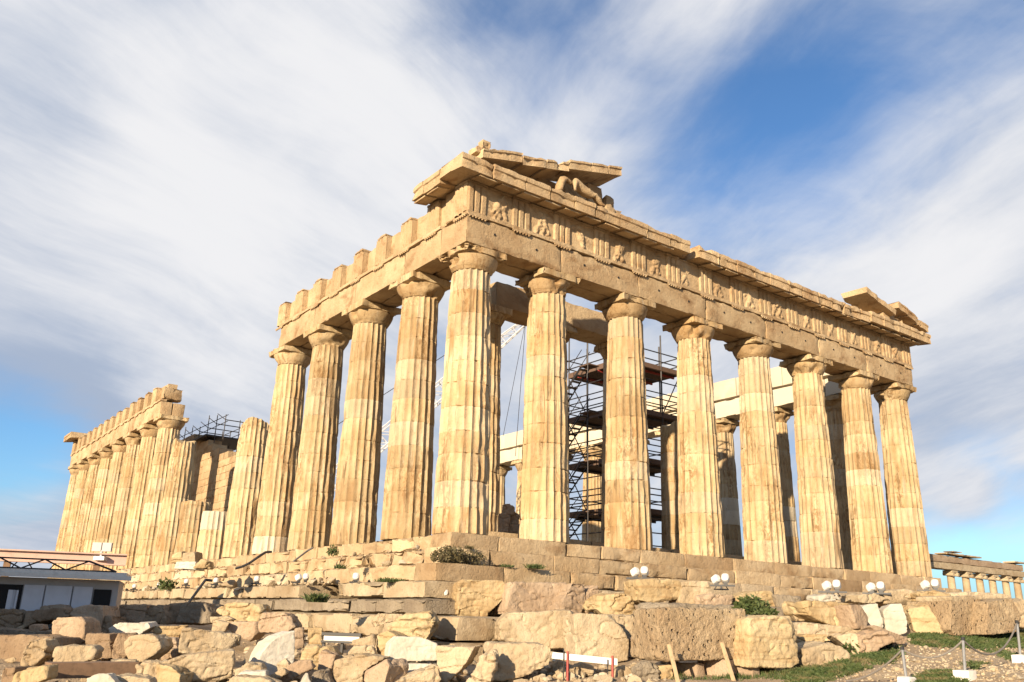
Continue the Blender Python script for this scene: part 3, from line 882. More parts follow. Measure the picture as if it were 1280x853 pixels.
# broken columns left between the two standing runs of the south flank --------
BRK = [(5, 7.45, .30, 'tallest of the broken columns, standing next to the run of columns at the near corner', ()),
       (6, 2.75, .05, 'short column stump topped with a clean new white drum', (3, 2)),
       (7, 3.75, .10, 'short broken column of a few honey coloured drums behind rubble, no white drum on it', ()),
       (8, 8.2, .55, 'tall broken column with a jagged split top beside the first far capital', ())]
for j, h, bk, lab, nd in BRK:
    V, F, T = shaft(700+j*13, h=h, broken=bk, wear=1.2, newd=nd)
    o = MB().add(V, F, T).build('broken_column', M['marble'], None, loc=(1.01, SY[j], .004), sharp=32)
    tag(o, lab, 'column', 'broken columns on the south side of the temple')

# ------------------------------------------------------------------ pediment sculptures
def skin_body(name, pts, edges, rad, mat, sub=2, loc=(0, 0, 0)):
    me = bpy.data.meshes.new(name); me.from_pydata(pts, edges, []); me.update()
    o = bpy.data.objects.new(name, me); C.objects.link(o); o.location = loc
    sk = o.modifiers.new('skin', 'SKIN'); sk.use_smooth_shade = True
    for v, r_ in zip(me.skin_vertices[0].data, rad): v.radius = (r_, r_) if not isinstance(r_, tuple) else r_
    me.skin_vertices[0].data[0].use_root = True
    s_ = o.modifiers.new('sub', 'SUBSURF'); s_.levels = sub; s_.render_levels = sub
    dg = bpy.context.evaluated_depsgraph_get(); dg.update()
    nm = bpy.data.meshes.new_from_object(o.evaluated_get(dg)); o.modifiers.clear(); o.data = nm
    nm.materials.clear(); nm.materials.append(mat)
    co = np.zeros(len(nm.vertices)*3); nm.vertices.foreach_get('co', co); co = co.reshape(-1, 3)
    co += (np.stack([fbm(co*6+3, 1, 3), fbm(co*6+9, 2, 3), fbm(co*6+15, 3, 3)], 1)-.5)*.07
    nm.vertices.foreach_set('co', co.ravel()); nm.update()
    return o


# reclining nude, head lost, leaning back to the left with raised knees
st = skin_body('reclining_statue',
               [(0, 0, .26), (-.25, 0, .5), (-.5, .02, .72), (-.6, .02, .9), (.42, -.12, .42), (.75, -.12, .12), (.95, -.14, .08), (.5, .12, .62), (.82, .12, .2), (1.02, .1, .1), (-.72, -.22, .55), (-.78, -.26, .15), (-.3, .26, .6), (.05, .28, .5)],
               [(0, 1), (1, 2), (2, 3), (0, 4), (4, 5), (5, 6), (0, 7), (7, 8), (8, 9), (2, 10), (10, 11), (2, 12), (12, 13)],
               [.22, .2, .22, .1, .12, .09, .06, .12, .09, .06, .09, .07, .09, .06], M['beam'], loc=(5.45, -.42, GT+.05))
tag(st, 'headless marble figure reclining with bent knees in the left corner of the temple pediment', 'statue')
hs = skin_body('horse_head_statue',
               [(0, 0, 0), (.02, 0, .35), (.12, 0, .62), (.32, 0, .72), (.55, 0, .66), (.68, 0, .6), (.08, 0, .76)],
               [(0, 1), (1, 2), (2, 3), (3, 4), (4, 5), (2, 6)], [(.26, .16), (.22, .14), (.17, .12), (.13, .1), (.09, .08), (.07, .06), .04], M['beam'], loc=(4.05, -.42, GT+.02))
tag(hs, 'carved marble horse head and neck rising over the left cornice of the temple', 'statue')

# ------------------------------------------------------------------ foundation below the south steps
fw = empty('foundation_wall', (-2.5, -2.5, -4.2), 'stepped foundation wall of weathered stone courses below the temple steps', 'wall')
rng = random.Random(12)
for k, (zt, zb, ox, oy, xe) in enumerate(((-1.655, -2.16, 2.3, 2.2, 14), (-2.165, -2.62, 2.5, 2.7, 9), (-2.625, -3.28, 2.72, 4.6, 3.0), (-3.285, -4.3, 2.9, 4.9, 3.0))):
    mb = MB(); y = -oy
    while y < 66:
        w_ = rng.uniform(1.4, 3.4); dp = 3.0 if k < 2 else 2.2
        if rng.random() > (.06 if k == 0 and y > 3 else 0):
            mb.worn((-ox+dp/2+rng.uniform(-.05, .05), y+w_/2, (zt+zb)/2+rng.uniform(-.015, .015)), (dp, w_-.006, zt-zb-.01), .17, rng.uniform(.04, .14), rng.randint(0, 999),
                    tone=(rng.uniform(-.9, .7), max(0, rng.gauss(0, .25)), 0), cap=9)
        y += w_
    x = -ox+3.0
    while x < xe:
        w_ = rng.uniform(1.2, 2.2)
        mb.worn((x+w_/2, -oy+1.5, (zt+zb)/2), (w_-.014, 3.0, zt-zb-.01), .2, rng.uniform(.03, .09), rng.randint(0, 999), tone=(rng.uniform(-.9, .7), max(0, rng.gauss(0, .25)), 0), cap=9); x += w_
    fixn(mb.build('stone_course', M['lime' if k != 1 else 'grey'], fw, loc=(2.5, 2.5, 4.2)))

# ------------------------------------------------------------------ walls inside the temple
cw = empty('cella_wall', (4.6, 36, .7), 'brown ashlar wall of the inner chamber with ragged top, behind the gap in the far columns', 'wall')
mb = MB(); rng = random.Random(33)
for c in range(20):
    z = .52*c; y0 = 36.2+max(0, (c-13))*1.7+rng.uniform(0, .9); y = y0
    while y < 62:
        w_ = rng.uniform(1.0, 1.5)
        mb.worn((1.1, y+w_/2-36, z+.26), (1.1+rng.uniform(-.03, .03), w_-.004, .517), .3, rng.uniform(.004, .02), rng.randint(0, 999), tone=(rng.uniform(-.3, .9), max(0, rng.gauss(0, .2)), 0), cap=5)
        y += w_
fixn(mb.build('masonry', M['beam'], cw))
sc2 = empty('roof_scaffolding', (5.2, 40, 10.6), 'dark scaffolding and sheet roof on top of the brown inner chamber wall', 'scaffolding')
mb = MB()
for i in range(9):
    for x in (0.0, 2.5): mb.tube((x, i*2.0, -2.5 if x else -1.0), (x, i*2.0, .9+.3*((i*7) % 3)), .035, 5)
for z in (.3, .8): mb.tube((0, -.5, z), (0, 17, z), .03, 5); mb.tube((2.5, -.5, z), (2.5, 17, z), .03, 5)
for i in range(9): mb.tube((0, i*2, .5), (2.5, i*2, .5), .04, 5); mb.tube((0, i*2, .5), (0, i*2+2, 1.3), .03, 5)
mb.build('tube_frame', M['steel'], sc2)
mb = MB(); mb.box((1.6, 10, -.25), (4.0, 14, .12)); mb.build('sheet_roof', M['steel'], sc2)

# ------------------------------------------------------------------ scaffold tower inside the east front
X0, X1, Y0, Y1 = 15.75, 20.0, 8.0, 12.6
sct = empty('scaffold_tower', (X0, Y0, .47), 'dark steel scaffold tower with stairs and plank decks behind the front columns', 'scaffold')
zb = .47; w_, d_ = X1-X0, Y1-Y0
def spart(name, mat, fn):
    mb = MB(); fn(mb); return fixn(mb.build(name, M[mat], sct))
for ix, x in enumerate((0, 1.4, 2.8, w_)):
    for iy, y in enumerate((0, 1.5, 3.0, d_)):
        if 0 < ix < 3 and 0 < iy < 3: continue
        spart('upright', 'steel', lambda m: m.tube((x, y, 0), (x, y, 11.6+.35*((ix*3+iy*5) % 4)), .045, 6))
DK = [2.3, 4.95, 7.6, 10.25]
for i, z in enumerate(DK):
    def deck(m):
        for k in range(int(w_/.3)): m.box((.15+k*.3, (d_-.0)/2, z), (.28, d_+.1, .05))
        for y in (0, d_): m.box((w_/2, y, z+.10), (w_+.1, .04, .30))
        for x in (0, w_): m.box((x, d_/2, z+.10), (.04, d_+.1, .30))
    dd = spart('deck', 'plank', deck)
    for k in range(3): fixn(MB().box((w_/2, .4+k*1.7, z-.10), (w_, .07, .12)).build('bearer', M['redpaint' if i == 3 else 'steel'], dd))
    for h in (.5, 1.0):
        for nm, a, b in (('guardrail', (0, 0), (w_, 0)), ('guardrail', (0, 0), (0, d_)), ('guardrail', (w_, 0), (w_, d_)), ('guardrail', (0, d_), (w_, d_))):
            e = .25
            a2 = (a[0]-(e if a[0] != b[0] else 0), a[1]-(e if a[1] != b[1] else 0), z+h); b2 = (b[0]+(e if a[0] != b[0] else 0), b[1]+(e if a[1] != b[1] else 0), z+h)
            spart(nm, 'steel', lambda m: m.tube(a2, b2, .036, 5))
for i, z in enumerate([0]+DK[:3]):
    z2 = DK[i]
    for (a, b) in (((0, 0), (1.4, 0)), ((2.8, 0), (w_, 0)), ((0, 3.0), (0, d_))):
        spart('brace', 'steel', lambda m: m.tube((a[0], a[1], z+.1), (b[0], b[1], z2-.1), .032, 5))
    for zz in (z+.66, z+1.32, z+1.98):
        spart('ledger', 'steel', lambda m: (m.tube((-.2, 0, zz), (w_+.2, 0, zz), .034, 5), m.tube((0, -.2, zz), (0, d_+.2, zz), .034, 5)))

    def stair(m):
        ya, yb = (d_+.55, d_-2.3)
        for s_ in (-.28, .28): m.tube((-.75+s_, ya, z+.15), (-.75+s_, yb, z2), .04, 5)
        for q in range(9):
            t = (q+.5)/9; m.box((-.75, ya+(yb-ya)*t, z+.15+(z2-z-.15)*t), (.56, .24, .05))
        for s_ in (-.3, .3): m.tube((-.75+s_, ya, z+1.1), (-.75+s_, yb, z2+.95), .022, 5)
    spart('stair', 'steel', stair)
    spart('landing', 'plank', lambda m: m.box((-.75, d_-2.6, z2-.02), (.75, .8, .06)))
    spart('landing', 'plank', lambda m: m.box((-.75, d_+.7, z+.12), (.75, .7, .06)))
for y in (d_+.9, d_-1.0, d_-2.9):
    spart('upright', 'steel', lambda m: m.tube((-1.13, y, 0), (-1.13, y, 11.4), .03, 6))
spart('base_beam', 'blk', lambda m: m.box((w_/2-.3, -.1, .09), (w_+1.6, .3, .18)).box((-.3, d_/2, .09), (.3, d_+1, .18)))

# ------------------------------------------------------------------ crane inside the temple
t1 = Vector(at(657, 402, 60)); t0 = Vector(at(476, 551, 60)); dv = (t0-t1).normalized(); bb = t1+dv*((t1.z-2.2)/-dv.z)
cr = empty('construction_crane', (bb.x, bb.y, .05), 'pale lattice boom crane rising between the columns inside the temple', 'crane')
off = Vector((bb.x, bb.y, .05))
side = dv.cross(Vector((0, 0, 1))).normalized(); up = side.cross(dv).normalized(); L = (bb-t1).length


def lat(m):
    n = int(L/1.1); cs = [(a*.5, b*.55) for a in (-1, 1) for b in (-1, 1)]
    P = lambda i, c: (t1+dv*(L*i/n)+side*c[0]*(min(1, .35+i*.12))+up*c[1]*(min(1, .35+i*.12)))-off
    for c in cs:
        for i in range(n): m.tube(P(i, c), P(i+1, c), .05, 5)
    for i in range(n):
        for a, b in ((0, 1), (2, 3), (0, 2), (1, 3)):
            m.tube(P(i, cs[a]), P(i+1, cs[b]), .03, 4); m.tube(P(i, cs[a]), P(i, cs[b]), .03, 4)


mb = MB(); lat(mb); fixn(mb.build('boom', M['cranew'], cr))
mb = MB(); mb.tube(t1-off, t1-off+Vector((-.4, .3, -10)), .02, 4); mb.tube(t1-off, Vector(at(629, 545, 57))-off, .02, 4); mb.tube(t1-off+up*1.2, bb-off-dv*2+up*3.5, .025, 4); mb.build('cable', M['steel'], cr)
mb = MB(); mb.box((0, 0, 1.4), (2.2, 2.6, 1.6)); mb.box((.4, -.5, 2.6), (1.1, 1.2, 1.1)); fixn(mb.build('cab', M['cranew'], cr))
mb = MB()
for s_ in (-1, 1): mb.box((s_*1.1, 0, .35), (.5, 3.6, .7))
fixn(mb.build('crawler_track', M['dark'], cr))

# ------------------------------------------------------------------ small ionic temple on the right
KE = .82; _e = at(1187, 714, 61); yE = float(_e[1]); zE = -4.9; xE = float(_e[0])
et = empty('small_temple', (xE, yE, zE), 'small distant temple porch with six slender columns and a grey frieze on the right', 'temple')
exs = []
for px, py in ((1187.5, 714), (1206, 714.5), (1223, 716), (1239, 717.5), (1255.5, 719), (1270, 720.5)):
    d = ray(px, py); k = (yE-CAMC[1])/d[1]; exs.append((CAMC+d*k))
zc_ = sum(p[2] for p in exs)/6 - .05
mb0 = None
for i, p in enumerate(exs):
    mb = MB(); mb.lathe([(.39, 0), (.36, .1), (.31, .25), (.26, .42), (.24, 3), (.215, zc_-zE-.3)], 18, (p[0]-xE, 0, 0))
    o = fixn(mb.build('column', M['lime'], et))
    mb = MB(); mb.box((p[0]-xE, 0, zc_-zE-.065), (.66, .6, .13)); mb.tube((p[0]-xE-.3, -.36, zc_-zE-.26), (p[0]-xE-.25, .3, zc_-zE-.2), .115, 10); mb.tube((p[0]-xE+.3, -.36, zc_-zE-.26), (p[0]-xE+.25, .3, zc_-zE-.2), .115, 10)
    fixn(mb.build('capital', M['lime'], o))
xa, xb = exs[0][0]-xE-2.9, exs[-1][0]-xE+.6
H0 = zc_-zE
mb = MB(); mb.worn(((xa+xb)/2, 0, H0+.21), (xb-xa, .75, .40), .4, .03, 4); fixn(mb.build('architrave', M['lime'], et))
mb = MB(); mb.worn(((xa+xb)/2, .03, H0+.63), (xb-xa, .62, .42), .4, .04, 6); fixn(mb.build('frieze', M['pink'], et))
for c_, d_ in (((xa+4.1, -.1, H0+.95), (4.6, .85, .16)), ((xa+3.3, -.1, H0+1.12), (1.2, .7, .12)), ((xb-.7, -.1, H0+.96), (1.8, .85, .18))):
    mb = MB(); mb.worn(c_, d_, .25, .10, int(c_[0]*3)+40); fixn(mb.build('cornice', M['lime'], et))
for c_, d_ in (((exs[3][0]-xE-.5, 5, 2.6), (2.1, .7, 5.2)), ((exs[4][0]-xE, 5, 2.7), (1.0, .7, 5.4)), ((exs[0][0]-xE-2.8, 3, 2.7), (.7, 6, 5.4))):
    mb = MB(); mb.worn(c_, d_, .5, .15, 12); fixn(mb.build('inner_wall', M['brown'], et))

# ------------------------------------------------------------------ site hut and gantry beam on the left
Pr = Vector(at(143, 765, 30)); Pl = Vector(at(-45, 762, 30.5)); ex_ = (Pl-Pr); ex_.z = 0; LH = ex_.length; ang = math.atan2(ex_.y, ex_.x)
zr = at(143, 721.5, 30)[2]; zb_ = gz1(Pr.x, Pr.y)-.3; HH = zr-zb_
hut = empty('site_hut', (Pr.x, Pr.y, zb_), 'low grey hut with white wall panels and a dark doorway at the left edge', 'hut', rz=ang)
# local: x along the front to the left, -y ... front faces the camera
fy = 1 if ((Matrix.Rotation(-ang, 3, 'Z') @ (Vector(CAMC)-Pr)).y > 0) else -1


def hx(px):                           # photo column -> distance along the front
    d = ray(px, 760); n = Vector((-ex_.y, ex_.x)).normalized(); k = ((Pr.x-CAMC[0])*n.x+(Pr.y-CAMC[1])*n.y)/(d[0]*n.x+d[1]*n.y)
    return math.hypot(CAMC[0]+d[0]*k-Pr.x, CAMC[1]+d[1]*k-Pr.y)


mb = MB(); mb.box((LH/2, -fy*1.32, HH/2-.05), (LH, 2.4, HH-.1)); fixn(mb.build('wall', M['hutw'], hut))
mb = MB(); mb.box((LH/2-.05, -fy*1.1, HH+.05), (LH+.3, 3.0, .14)); mb.box((LH/2-.1, fy*.42, HH-.04), (LH+.5, .06, .12)); fixn(mb.build('roof', M['conc'], hut))
for a, b in ((112, 88), (86, 53), (51, 25)):
    xa_, xb_ = hx(a), hx(b); mb = MB(); mb.box(((xa_+xb_)/2, -fy*.08, HH*.45-.05), (abs(xb_-xa_), .1, HH*.82)); o = fixn(mb.build('wall_panel', M['hutp'], hut))
xa_, xb_ = hx(136), hx(114); mb = MB(); mb.box(((xa_+xb_)/2, -fy*.09, HH*.4), (abs(xb_-xa_), .05, HH*.8)); fixn(mb.build('door', M['void'], hut))
xa_, xb_ = hx(23), hx(-20); mb = MB(); mb.box(((xa_+xb_)/2, -fy*.09, HH*.62), (abs(xb_-xa_), .05, HH*.42)); wv_ = fixn(mb.build('window', M['void'], hut))
mb = MB(); mb.box((hx(12), -fy*.03, HH*.55), (.22, .12, HH*.4)); mb.box((hx(16), -fy*.03, HH*.55), (.14, .12, HH*.4)); fixn(mb.build('mullion', M['hutp'], hut))
mb = MB(); x = .3
zt_ = HH+.42
mb.tube((.9, fy*.3, zt_), (LH, fy*.3, zt_), .024, 5); mb.tube((.1, fy*.3, HH+.14), (LH, fy*.3, HH+.14), .024, 5); mb.tube((.1, fy*.3, HH+.14), (.9, fy*.3, zt_), .03, 5)
while x < LH-1:
    mb.tube((x+.6, fy*.3, zt_), (x+1.2, fy*.3, HH+.14), .022, 4); mb.tube((x+1.2, fy*.3, HH+.14), (x+1.8, fy*.3, zt_), .022, 4); x += 1.2
fixn(mb.build('roof_truss', M['steel'], hut))
gb0 = Vector(at(158, 700.5, 37)); gb1 = Vector(at(-60, 691.5, 37.5)); gd = gb1-gb0; gl = gd.length
gan = empty('gantry_beam', (gb0.x, gb0.y, gb0.z-2.2), 'long pinkish steel I beam on a dark post above the hut roof', 'beam', rz=math.atan2(gd.y, gd.x))
tl = gd.z/math.hypot(gd.x, gd.y)
mb = MB()
for (z, wd, h) in ((.19, .34, .05), (-.19, .34, .05), (0, .06, .34)):
    V = [(x, y, 2.2+z+q+tl*x) for x in (0, gl) for y in (-wd/2, wd/2) for q in (-h/2, h/2)]
    mb.add(V, [[0, 1, 3, 2], [4, 6, 7, 5], [0, 4, 5, 1], [2, 3, 7, 6], [0, 2, 6, 4], [1, 5, 7, 3]])
fixn(mb.build('steel_beam', M['beamp'], gan))
mb = MB()
for px in (120, 8):
    q = gl*(158-px)/218; mb.box((q, 0, .7), (.22, .22, 2.6))
fixn(mb.build('post', M['oldwood'], gan))
mb = MB()
for i in range(5):
    a = 2.4+i*1.25; pts = [(a+.9*t/6, -.1, 1.98-.42*math.sin(PI*t/6)) for t in range(7)]; mb.path(pts, .022, 4)
mb.build('hanging_cable', M['blk'], gan)


# ------------------------------------------------------------------ floodlights
def lamp_mesh(mb, c, yaw, pit, w=.30, h=.30, d=.2):
    Mx = Matrix.Rotation(yaw, 3, 'Z') @ Matrix.Rotation(pit, 3, 'X')
    n = 16; V = []; prof = [(0.55, d*.5), (.95, d*.3), (1.0, -.1*d), (.97, -.5*d)]
    for s_, y in prof:
        for i in range(n):
            t = 2*PI*i/n; cx_, sx_ = math.cos(t), math.sin(t)
            q = (abs(cx_)**3+abs(sx_)**3)**(-1/3)
            V.append(tuple(Mx @ Vector((cx_*q*w/2*s_, y, sx_*q*h/2*s_))+Vector(c)))
    F = [[k*n+i, k*n+(i+1) % n, (k+1)*n+(i+1) % n, (k+1)*n+i] for k in range(len(prof)-1) for i in range(n)]
    F += [list(range(n)), list(range((len(prof)-1)*n, len(prof)*n))]
    mb.add(V, F)


def floodlight(px, py, D, n, label, h=.42, yaw=None, drop=None, grp='floodlights set on the stones below the temple'):
    P = at(px, py, D); hz = h if drop is None else drop
    o = empty('floodlight', (P[0], P[1], P[2]-hz), label, 'floodlight', grp)
    back = (math.atan2(P[1]-CAMC[1], P[0]-CAMC[0])-PI/2)+(yaw or 0)       # lamps look up at the temple
    rt = Vector((math.cos(back), math.sin(back), 0))
    for i in range(n):
        s_ = (i-(n-1)/2)*.25
        mb = MB(); lamp_mesh(mb, rt*s_+Vector((0, 0, hz+(.03 if i else 0))), back+PI+(.8 if i == 0 and n > 1 else -.15), R(28), .215, .24)
        l_ = fixn(mb.build('lamp', M['lampw'], o))
        mb = MB(); mb.tube(rt*s_+Vector((0, 0, hz-.16)), rt*s_+Vector((0, 0, .12)), .03, 6)
        mb.box(rt*s_+Vector((0, 0, hz-.14)), (.12, .08, .1), rz=back); mb.build('bracket', M['dark'], l_)
    mb = MB(); mb.box((0, 0, .12), (.36*n+.05, .06, .05), rz=back); mb.tube((0, 0, 0), (0, 0, .14), .03, 6); mb.box((0, 0, .015), (.3, .3, .03))
    for s_ in (-1, 1): mb.tube(rt*.2*s_, rt*.05*s_+Vector((0, 0, .22)), .015, 5)
    mb.build('stand', M['dark'], o)
    return o


floodlight(168, 733, 55, 1, 'white floodlight at the far left of the steps, just right of the hut roof', drop=.3)
floodlight(199, 731, 51, 1, 'white floodlight beside a small green bush below the far columns', drop=.3)
floodlight(233, 727, 46.5, 1, 'white floodlight below the short broken column stumps', drop=.3)
floodlight(270, 726, 42, 1, 'greyish floodlight in the shaded stretch of the south steps', drop=.3)
floodlight(321, 724, 38, 1, 'white floodlight on the dark shaded step below the tall broken column', drop=.3)
floodlight(378, 722, 34, 2, 'pair of white floodlights in front of the steps left of the single stand floodlight', drop=.3)
floodlight(445, 721, 30, 1, 'single white floodlight on a stand left of the near corner of the temple', drop=.3)
floodlight(556, 741, 26.2, 1, 'white round topped floodlight on a thin stand left of the upright blocks', drop=.6)
floodlight(800, 715, 25.5, 2, 'pair of white floodlights on a block under the third and fourth front columns', drop=.3)
floodlight(901, 724, 26.2, 2, 'pair of white floodlights above the dark green ivy bush', drop=.3)
floodlight(1040, 732, 26.9, 2, 'pair of white floodlights above the yellow striped boulder', drop=.3)
floodlight(1095, 734, 28, 2, 'pair of white floodlights between the yellow striped boulder and the last front column', drop=.3)
floodlight(1163, 731, 29.2, 2, 'pair of white floodlights at the right end of the steps below the small distant temple', drop=.3)
P = at(128, 684, 36.9)
o = empty('floodlight', (P[0], P[1], P[2]-.42), 'twin square grey floodlight mounted on the pink steel beam', 'floodlight', 'floodlights set on the stones below the temple')
for s_ in (-.19, .19):
    mb = MB(); mb.box((s_*.8, -s_*.6, .42), (.34, .12, .32), rz=-.65); fixn(mb.build('lamp', M['hutw'], o))
mb = MB(); mb.tube((0, 0, 0), (0, 0, .3), .04, 6); mb.box((0, 0, .0), (.4, .3, .14), rz=-.65); mb.build('bracket', M['lampw'], o)

# ------------------------------------------------------------------ loose blocks and boulders in front of the temple
CROP = dict(A=(0, 670, 4.6625), B=(200, 670, 4.6625), C=(400, 660, 4.42), D=(600, 660, 4.42), E=(800, 690, 5.2333), F=(1000, 680, 4.5714))
PENDING = []


def rock(crop, poly, D, depth, mat, label, yaw=20, lean=4, rough=.05, chips=7, smooth=1, seed=None, name='stone_block', cat='stone block', sink=.05, tone=(0, 0, 0), taper=.93, fine=.010, drop=0):
    ox, oy, sc = CROP[crop]; P2 = [(ox+x/sc, oy+y/sc) for x, y in poly]
    seed = len(PENDING)*7+3 if seed is None else seed; rg = random.Random(seed)
    cx = sum(p[0] for p in P2)/len(P2); cy = sum(p[1] for p in P2)/len(P2)
    A = at(cx, cy, D); yw = R(yaw); n = Vector((-math.sin(yw)*math.cos(R(lean)), -math.cos(yw)*math.cos(R(lean)), math.sin(R(lean))))
    pts = []
    for (x, y) in P2:
        d = Vector(ray(x, y)); k = (Vector(A)-Vector(CAMC)).dot(n)/d.dot(n); pts.append(Vector(CAMC)+d*k)
    zmin = min(p.z for p in pts); zmax = max(p.z for p in pts)
    for p in pts:
        if p.z < zmin+.2*(zmax-zmin): p.z -= sink+drop
    cen = sum(pts, Vector())/len(pts)
    nb = Vector((n.x, n.y, 0)).normalized()
    back = [cen+(p-cen)*rg.uniform(taper-.05, min(1.0, taper+.06))-nb*depth*rg.uniform(.9, 1.08) for p in pts]
    for b, p in zip(back, pts):
        if p.z < zmin+.2*(zmax-zmin): b.z = min(b.z, p.z+.02)
    org = Vector((cen.x, cen.y, min(p.z for p in pts)))-nb*depth*.5
    bm = bmesh.new(); m = len(pts)
    vf = [bm.verts.new(p-org) for p in pts]; vb = [bm.verts.new(p-org) for p in back]
    bm.faces.new(vf); bm.faces.new(vb[::-1])
    for i in range(m): bm.faces.new((vf[(i+1) % m], vf[i], vb[i], vb[(i+1) % m]))
    bmesh.ops.recalc_face_normals(bm, faces=bm.faces)
    c0 = sum((v.co for v in bm.verts), Vector())/len(bm.verts)
    ext = max((v.co-c0).length for v in bm.verts)
    for q in range(chips):
        bm.verts.ensure_lookup_table(); v = bm.verts[rg.randrange(len(bm.verts))].co.copy()
        dr = (v-c0).normalized()+Vector((rg.uniform(-.5, .5), rg.uniform(-.5, .5), rg.uniform(-.3, .6))); dr.normalize()
        far = max((w_.co-c0).dot(dr) for w_ in bm.verts)
        co = c0+dr*(far-ext*rg.uniform(.02, .11))
        bmesh.ops.bisect_plane(bm, geom=bm.verts[:]+bm.edges[:]+bm.faces[:], plane_co=co, plane_no=dr, clear_outer=True)
        bmesh.ops.holes_fill(bm, edges=[e for e in bm.edges if e.is_boundary], sides=0)
    bmesh.ops.triangulate(bm, faces=bm.faces)
    me = bpy.data.meshes.new(name); bm.to_mesh(me); bm.free()
    o = bpy.data.objects.new(name, me); C.objects.link(o); o.location = org
    size = ext*2
    rm = o.modifiers.new('r', 'REMESH'); rm.mode = 'VOXEL'; rm.voxel_size = min(.055, max(.02, size/75)); rm.use_smooth_shade = True
    sm = o.modifiers.new('s', 'SMOOTH'); sm.iterations = smooth; sm.factor = .35
    tag(o, label, cat, 'loose stone blocks in front of the temple')
    PENDING.append((o, M[mat], rough, seed, size, tone, fine)); return o


def finish_rocks():
    dg = bpy.context.evaluated_depsgraph_get(); dg.update()
    new = [bpy.data.meshes.new_from_object(p[0].evaluated_get(dg)) for p in PENDING]
    for (o, mat, rough, seed, size, tone, fine), nm in zip(PENDING, new):
        old = o.data; o.modifiers.clear(); o.data = nm; nm.name = o.name
        nv = len(nm.vertices); co = np.zeros(nv*3); nm.vertices.foreach_get('co', co); co = co.reshape(-1, 3)
        no = np.zeros(nv*3); nm.vertices.foreach_get('normal', no); no = no.reshape(-1, 3)
        q = co+seed*3.1
        big = fbm(q*1.6, seed, 4)-.5; mid = np.abs(fbm(q*3.6, seed+3, 3)-.5)*2; fi = fbm(q*13, seed+7, 2)-.5
        cr_ = np.clip(.06-np.abs(fbm(q*np.array([1.3, 1.3, 3.0]), seed+11, 3)-.5), 0, .06)/.06     # cracks
        ax_ = np.array(Vector((math.sin(seed), math.cos(seed*1.7), 1.2)).normalized())
        lg = fbm(q*1.25+np.outer(q@ax_, ax_)*.9, seed+21, 3)*7.5; fr = lg-np.floor(lg); lg = np.floor(lg)+np.clip(fr*5, 0, 1)
        dsp = rough*1.15*(lg/7.5-.5)*min(1.5, size)+rough*1.3*big*min(1.2, size)+rough*.55*(.35-mid)+fine*2.2*fi-cr_**2*rough*.95
        co = co+no*dsp[:, None]
        nm.vertices.foreach_set('co', co.ravel())
        nm.polygons.foreach_set('use_smooth', [True]*len(nm.polygons)); nm.set_sharp_from_angle(angle=R(32))
        if any(tone):
            a = nm.attributes.new('tone', 'FLOAT_COLOR', 'POINT'); a.data.foreach_set('color', np.tile(np.array([*tone, 1.0]), nv))
        nm.materials.clear(); nm.materials.append(mat); nm.update(); bpy.data.meshes.remove(old)


# left: shaded far row
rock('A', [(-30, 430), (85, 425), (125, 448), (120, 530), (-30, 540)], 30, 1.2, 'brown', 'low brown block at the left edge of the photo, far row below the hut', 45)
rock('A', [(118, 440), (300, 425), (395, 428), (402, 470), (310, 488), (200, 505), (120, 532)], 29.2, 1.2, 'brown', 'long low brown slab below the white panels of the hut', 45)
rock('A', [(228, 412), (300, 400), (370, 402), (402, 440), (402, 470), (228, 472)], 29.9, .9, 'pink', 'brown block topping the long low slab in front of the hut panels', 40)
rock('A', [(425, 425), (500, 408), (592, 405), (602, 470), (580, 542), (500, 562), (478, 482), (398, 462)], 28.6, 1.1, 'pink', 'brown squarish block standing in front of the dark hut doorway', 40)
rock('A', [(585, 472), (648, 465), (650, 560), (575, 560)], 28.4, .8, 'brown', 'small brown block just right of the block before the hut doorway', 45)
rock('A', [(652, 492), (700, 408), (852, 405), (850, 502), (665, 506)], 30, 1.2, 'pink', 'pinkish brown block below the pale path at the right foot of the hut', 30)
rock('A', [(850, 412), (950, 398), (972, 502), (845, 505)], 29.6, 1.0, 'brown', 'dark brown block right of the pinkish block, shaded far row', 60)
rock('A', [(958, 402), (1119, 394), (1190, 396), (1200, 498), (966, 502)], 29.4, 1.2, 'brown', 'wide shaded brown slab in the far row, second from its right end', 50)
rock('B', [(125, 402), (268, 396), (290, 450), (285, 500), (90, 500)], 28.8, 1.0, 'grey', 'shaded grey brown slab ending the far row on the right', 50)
rock('A', [(304, 492), (330, 476), (470, 472), (494, 500), (495, 600), (440, 616), (305, 626)], 25, 1.0, 'pink', 'upright squarish pinkish block with a crack, left part of the stone field', 35, rough=.03)
rock('A', [(165, 520), (205, 512), (242, 516), (250, 545), (205, 563), (163, 558)], 26.5, .4, 'pink', 'small rounded stone left of the upright squarish pinkish block', 35)
rock('A', [(-40, 578), (150, 580), (302, 592), (302, 650), (150, 705), (110, 755), (-40, 740)], 24.2, 1.4, 'brown', 'large dark brown boulder at the left edge under the small rounded stone', 45)
rock('A', [(-30, 545), (100, 548), (300, 560), (300, 600), (-30, 600)], 26.5, 1.2, 'grey', 'flat dark slab behind the large brown boulder at the left edge', 45)
rock('A', [(160, 608), (220, 596), (270, 600), (276, 640), (262, 702), (180, 754), (110, 752), (145, 660)], 22.5, .8, 'lime', 'pale lit angular stone leaning against the large dark boulder', 30, rough=.07)
rock('A', [(318, 655), (400, 643), (545, 645), (568, 665), (540, 716), (430, 738), (315, 736)], 22, .7, 'lime', 'flat pale lit block with a chipped front below the upright pinkish block', 28, rough=.06)
rock('A', [(495, 572), (640, 570), (642, 700), (560, 712), (500, 645)], 24.3, 1.0, 'brown', 'dark brown block between the upright pinkish block and the drum like boulder', 50)
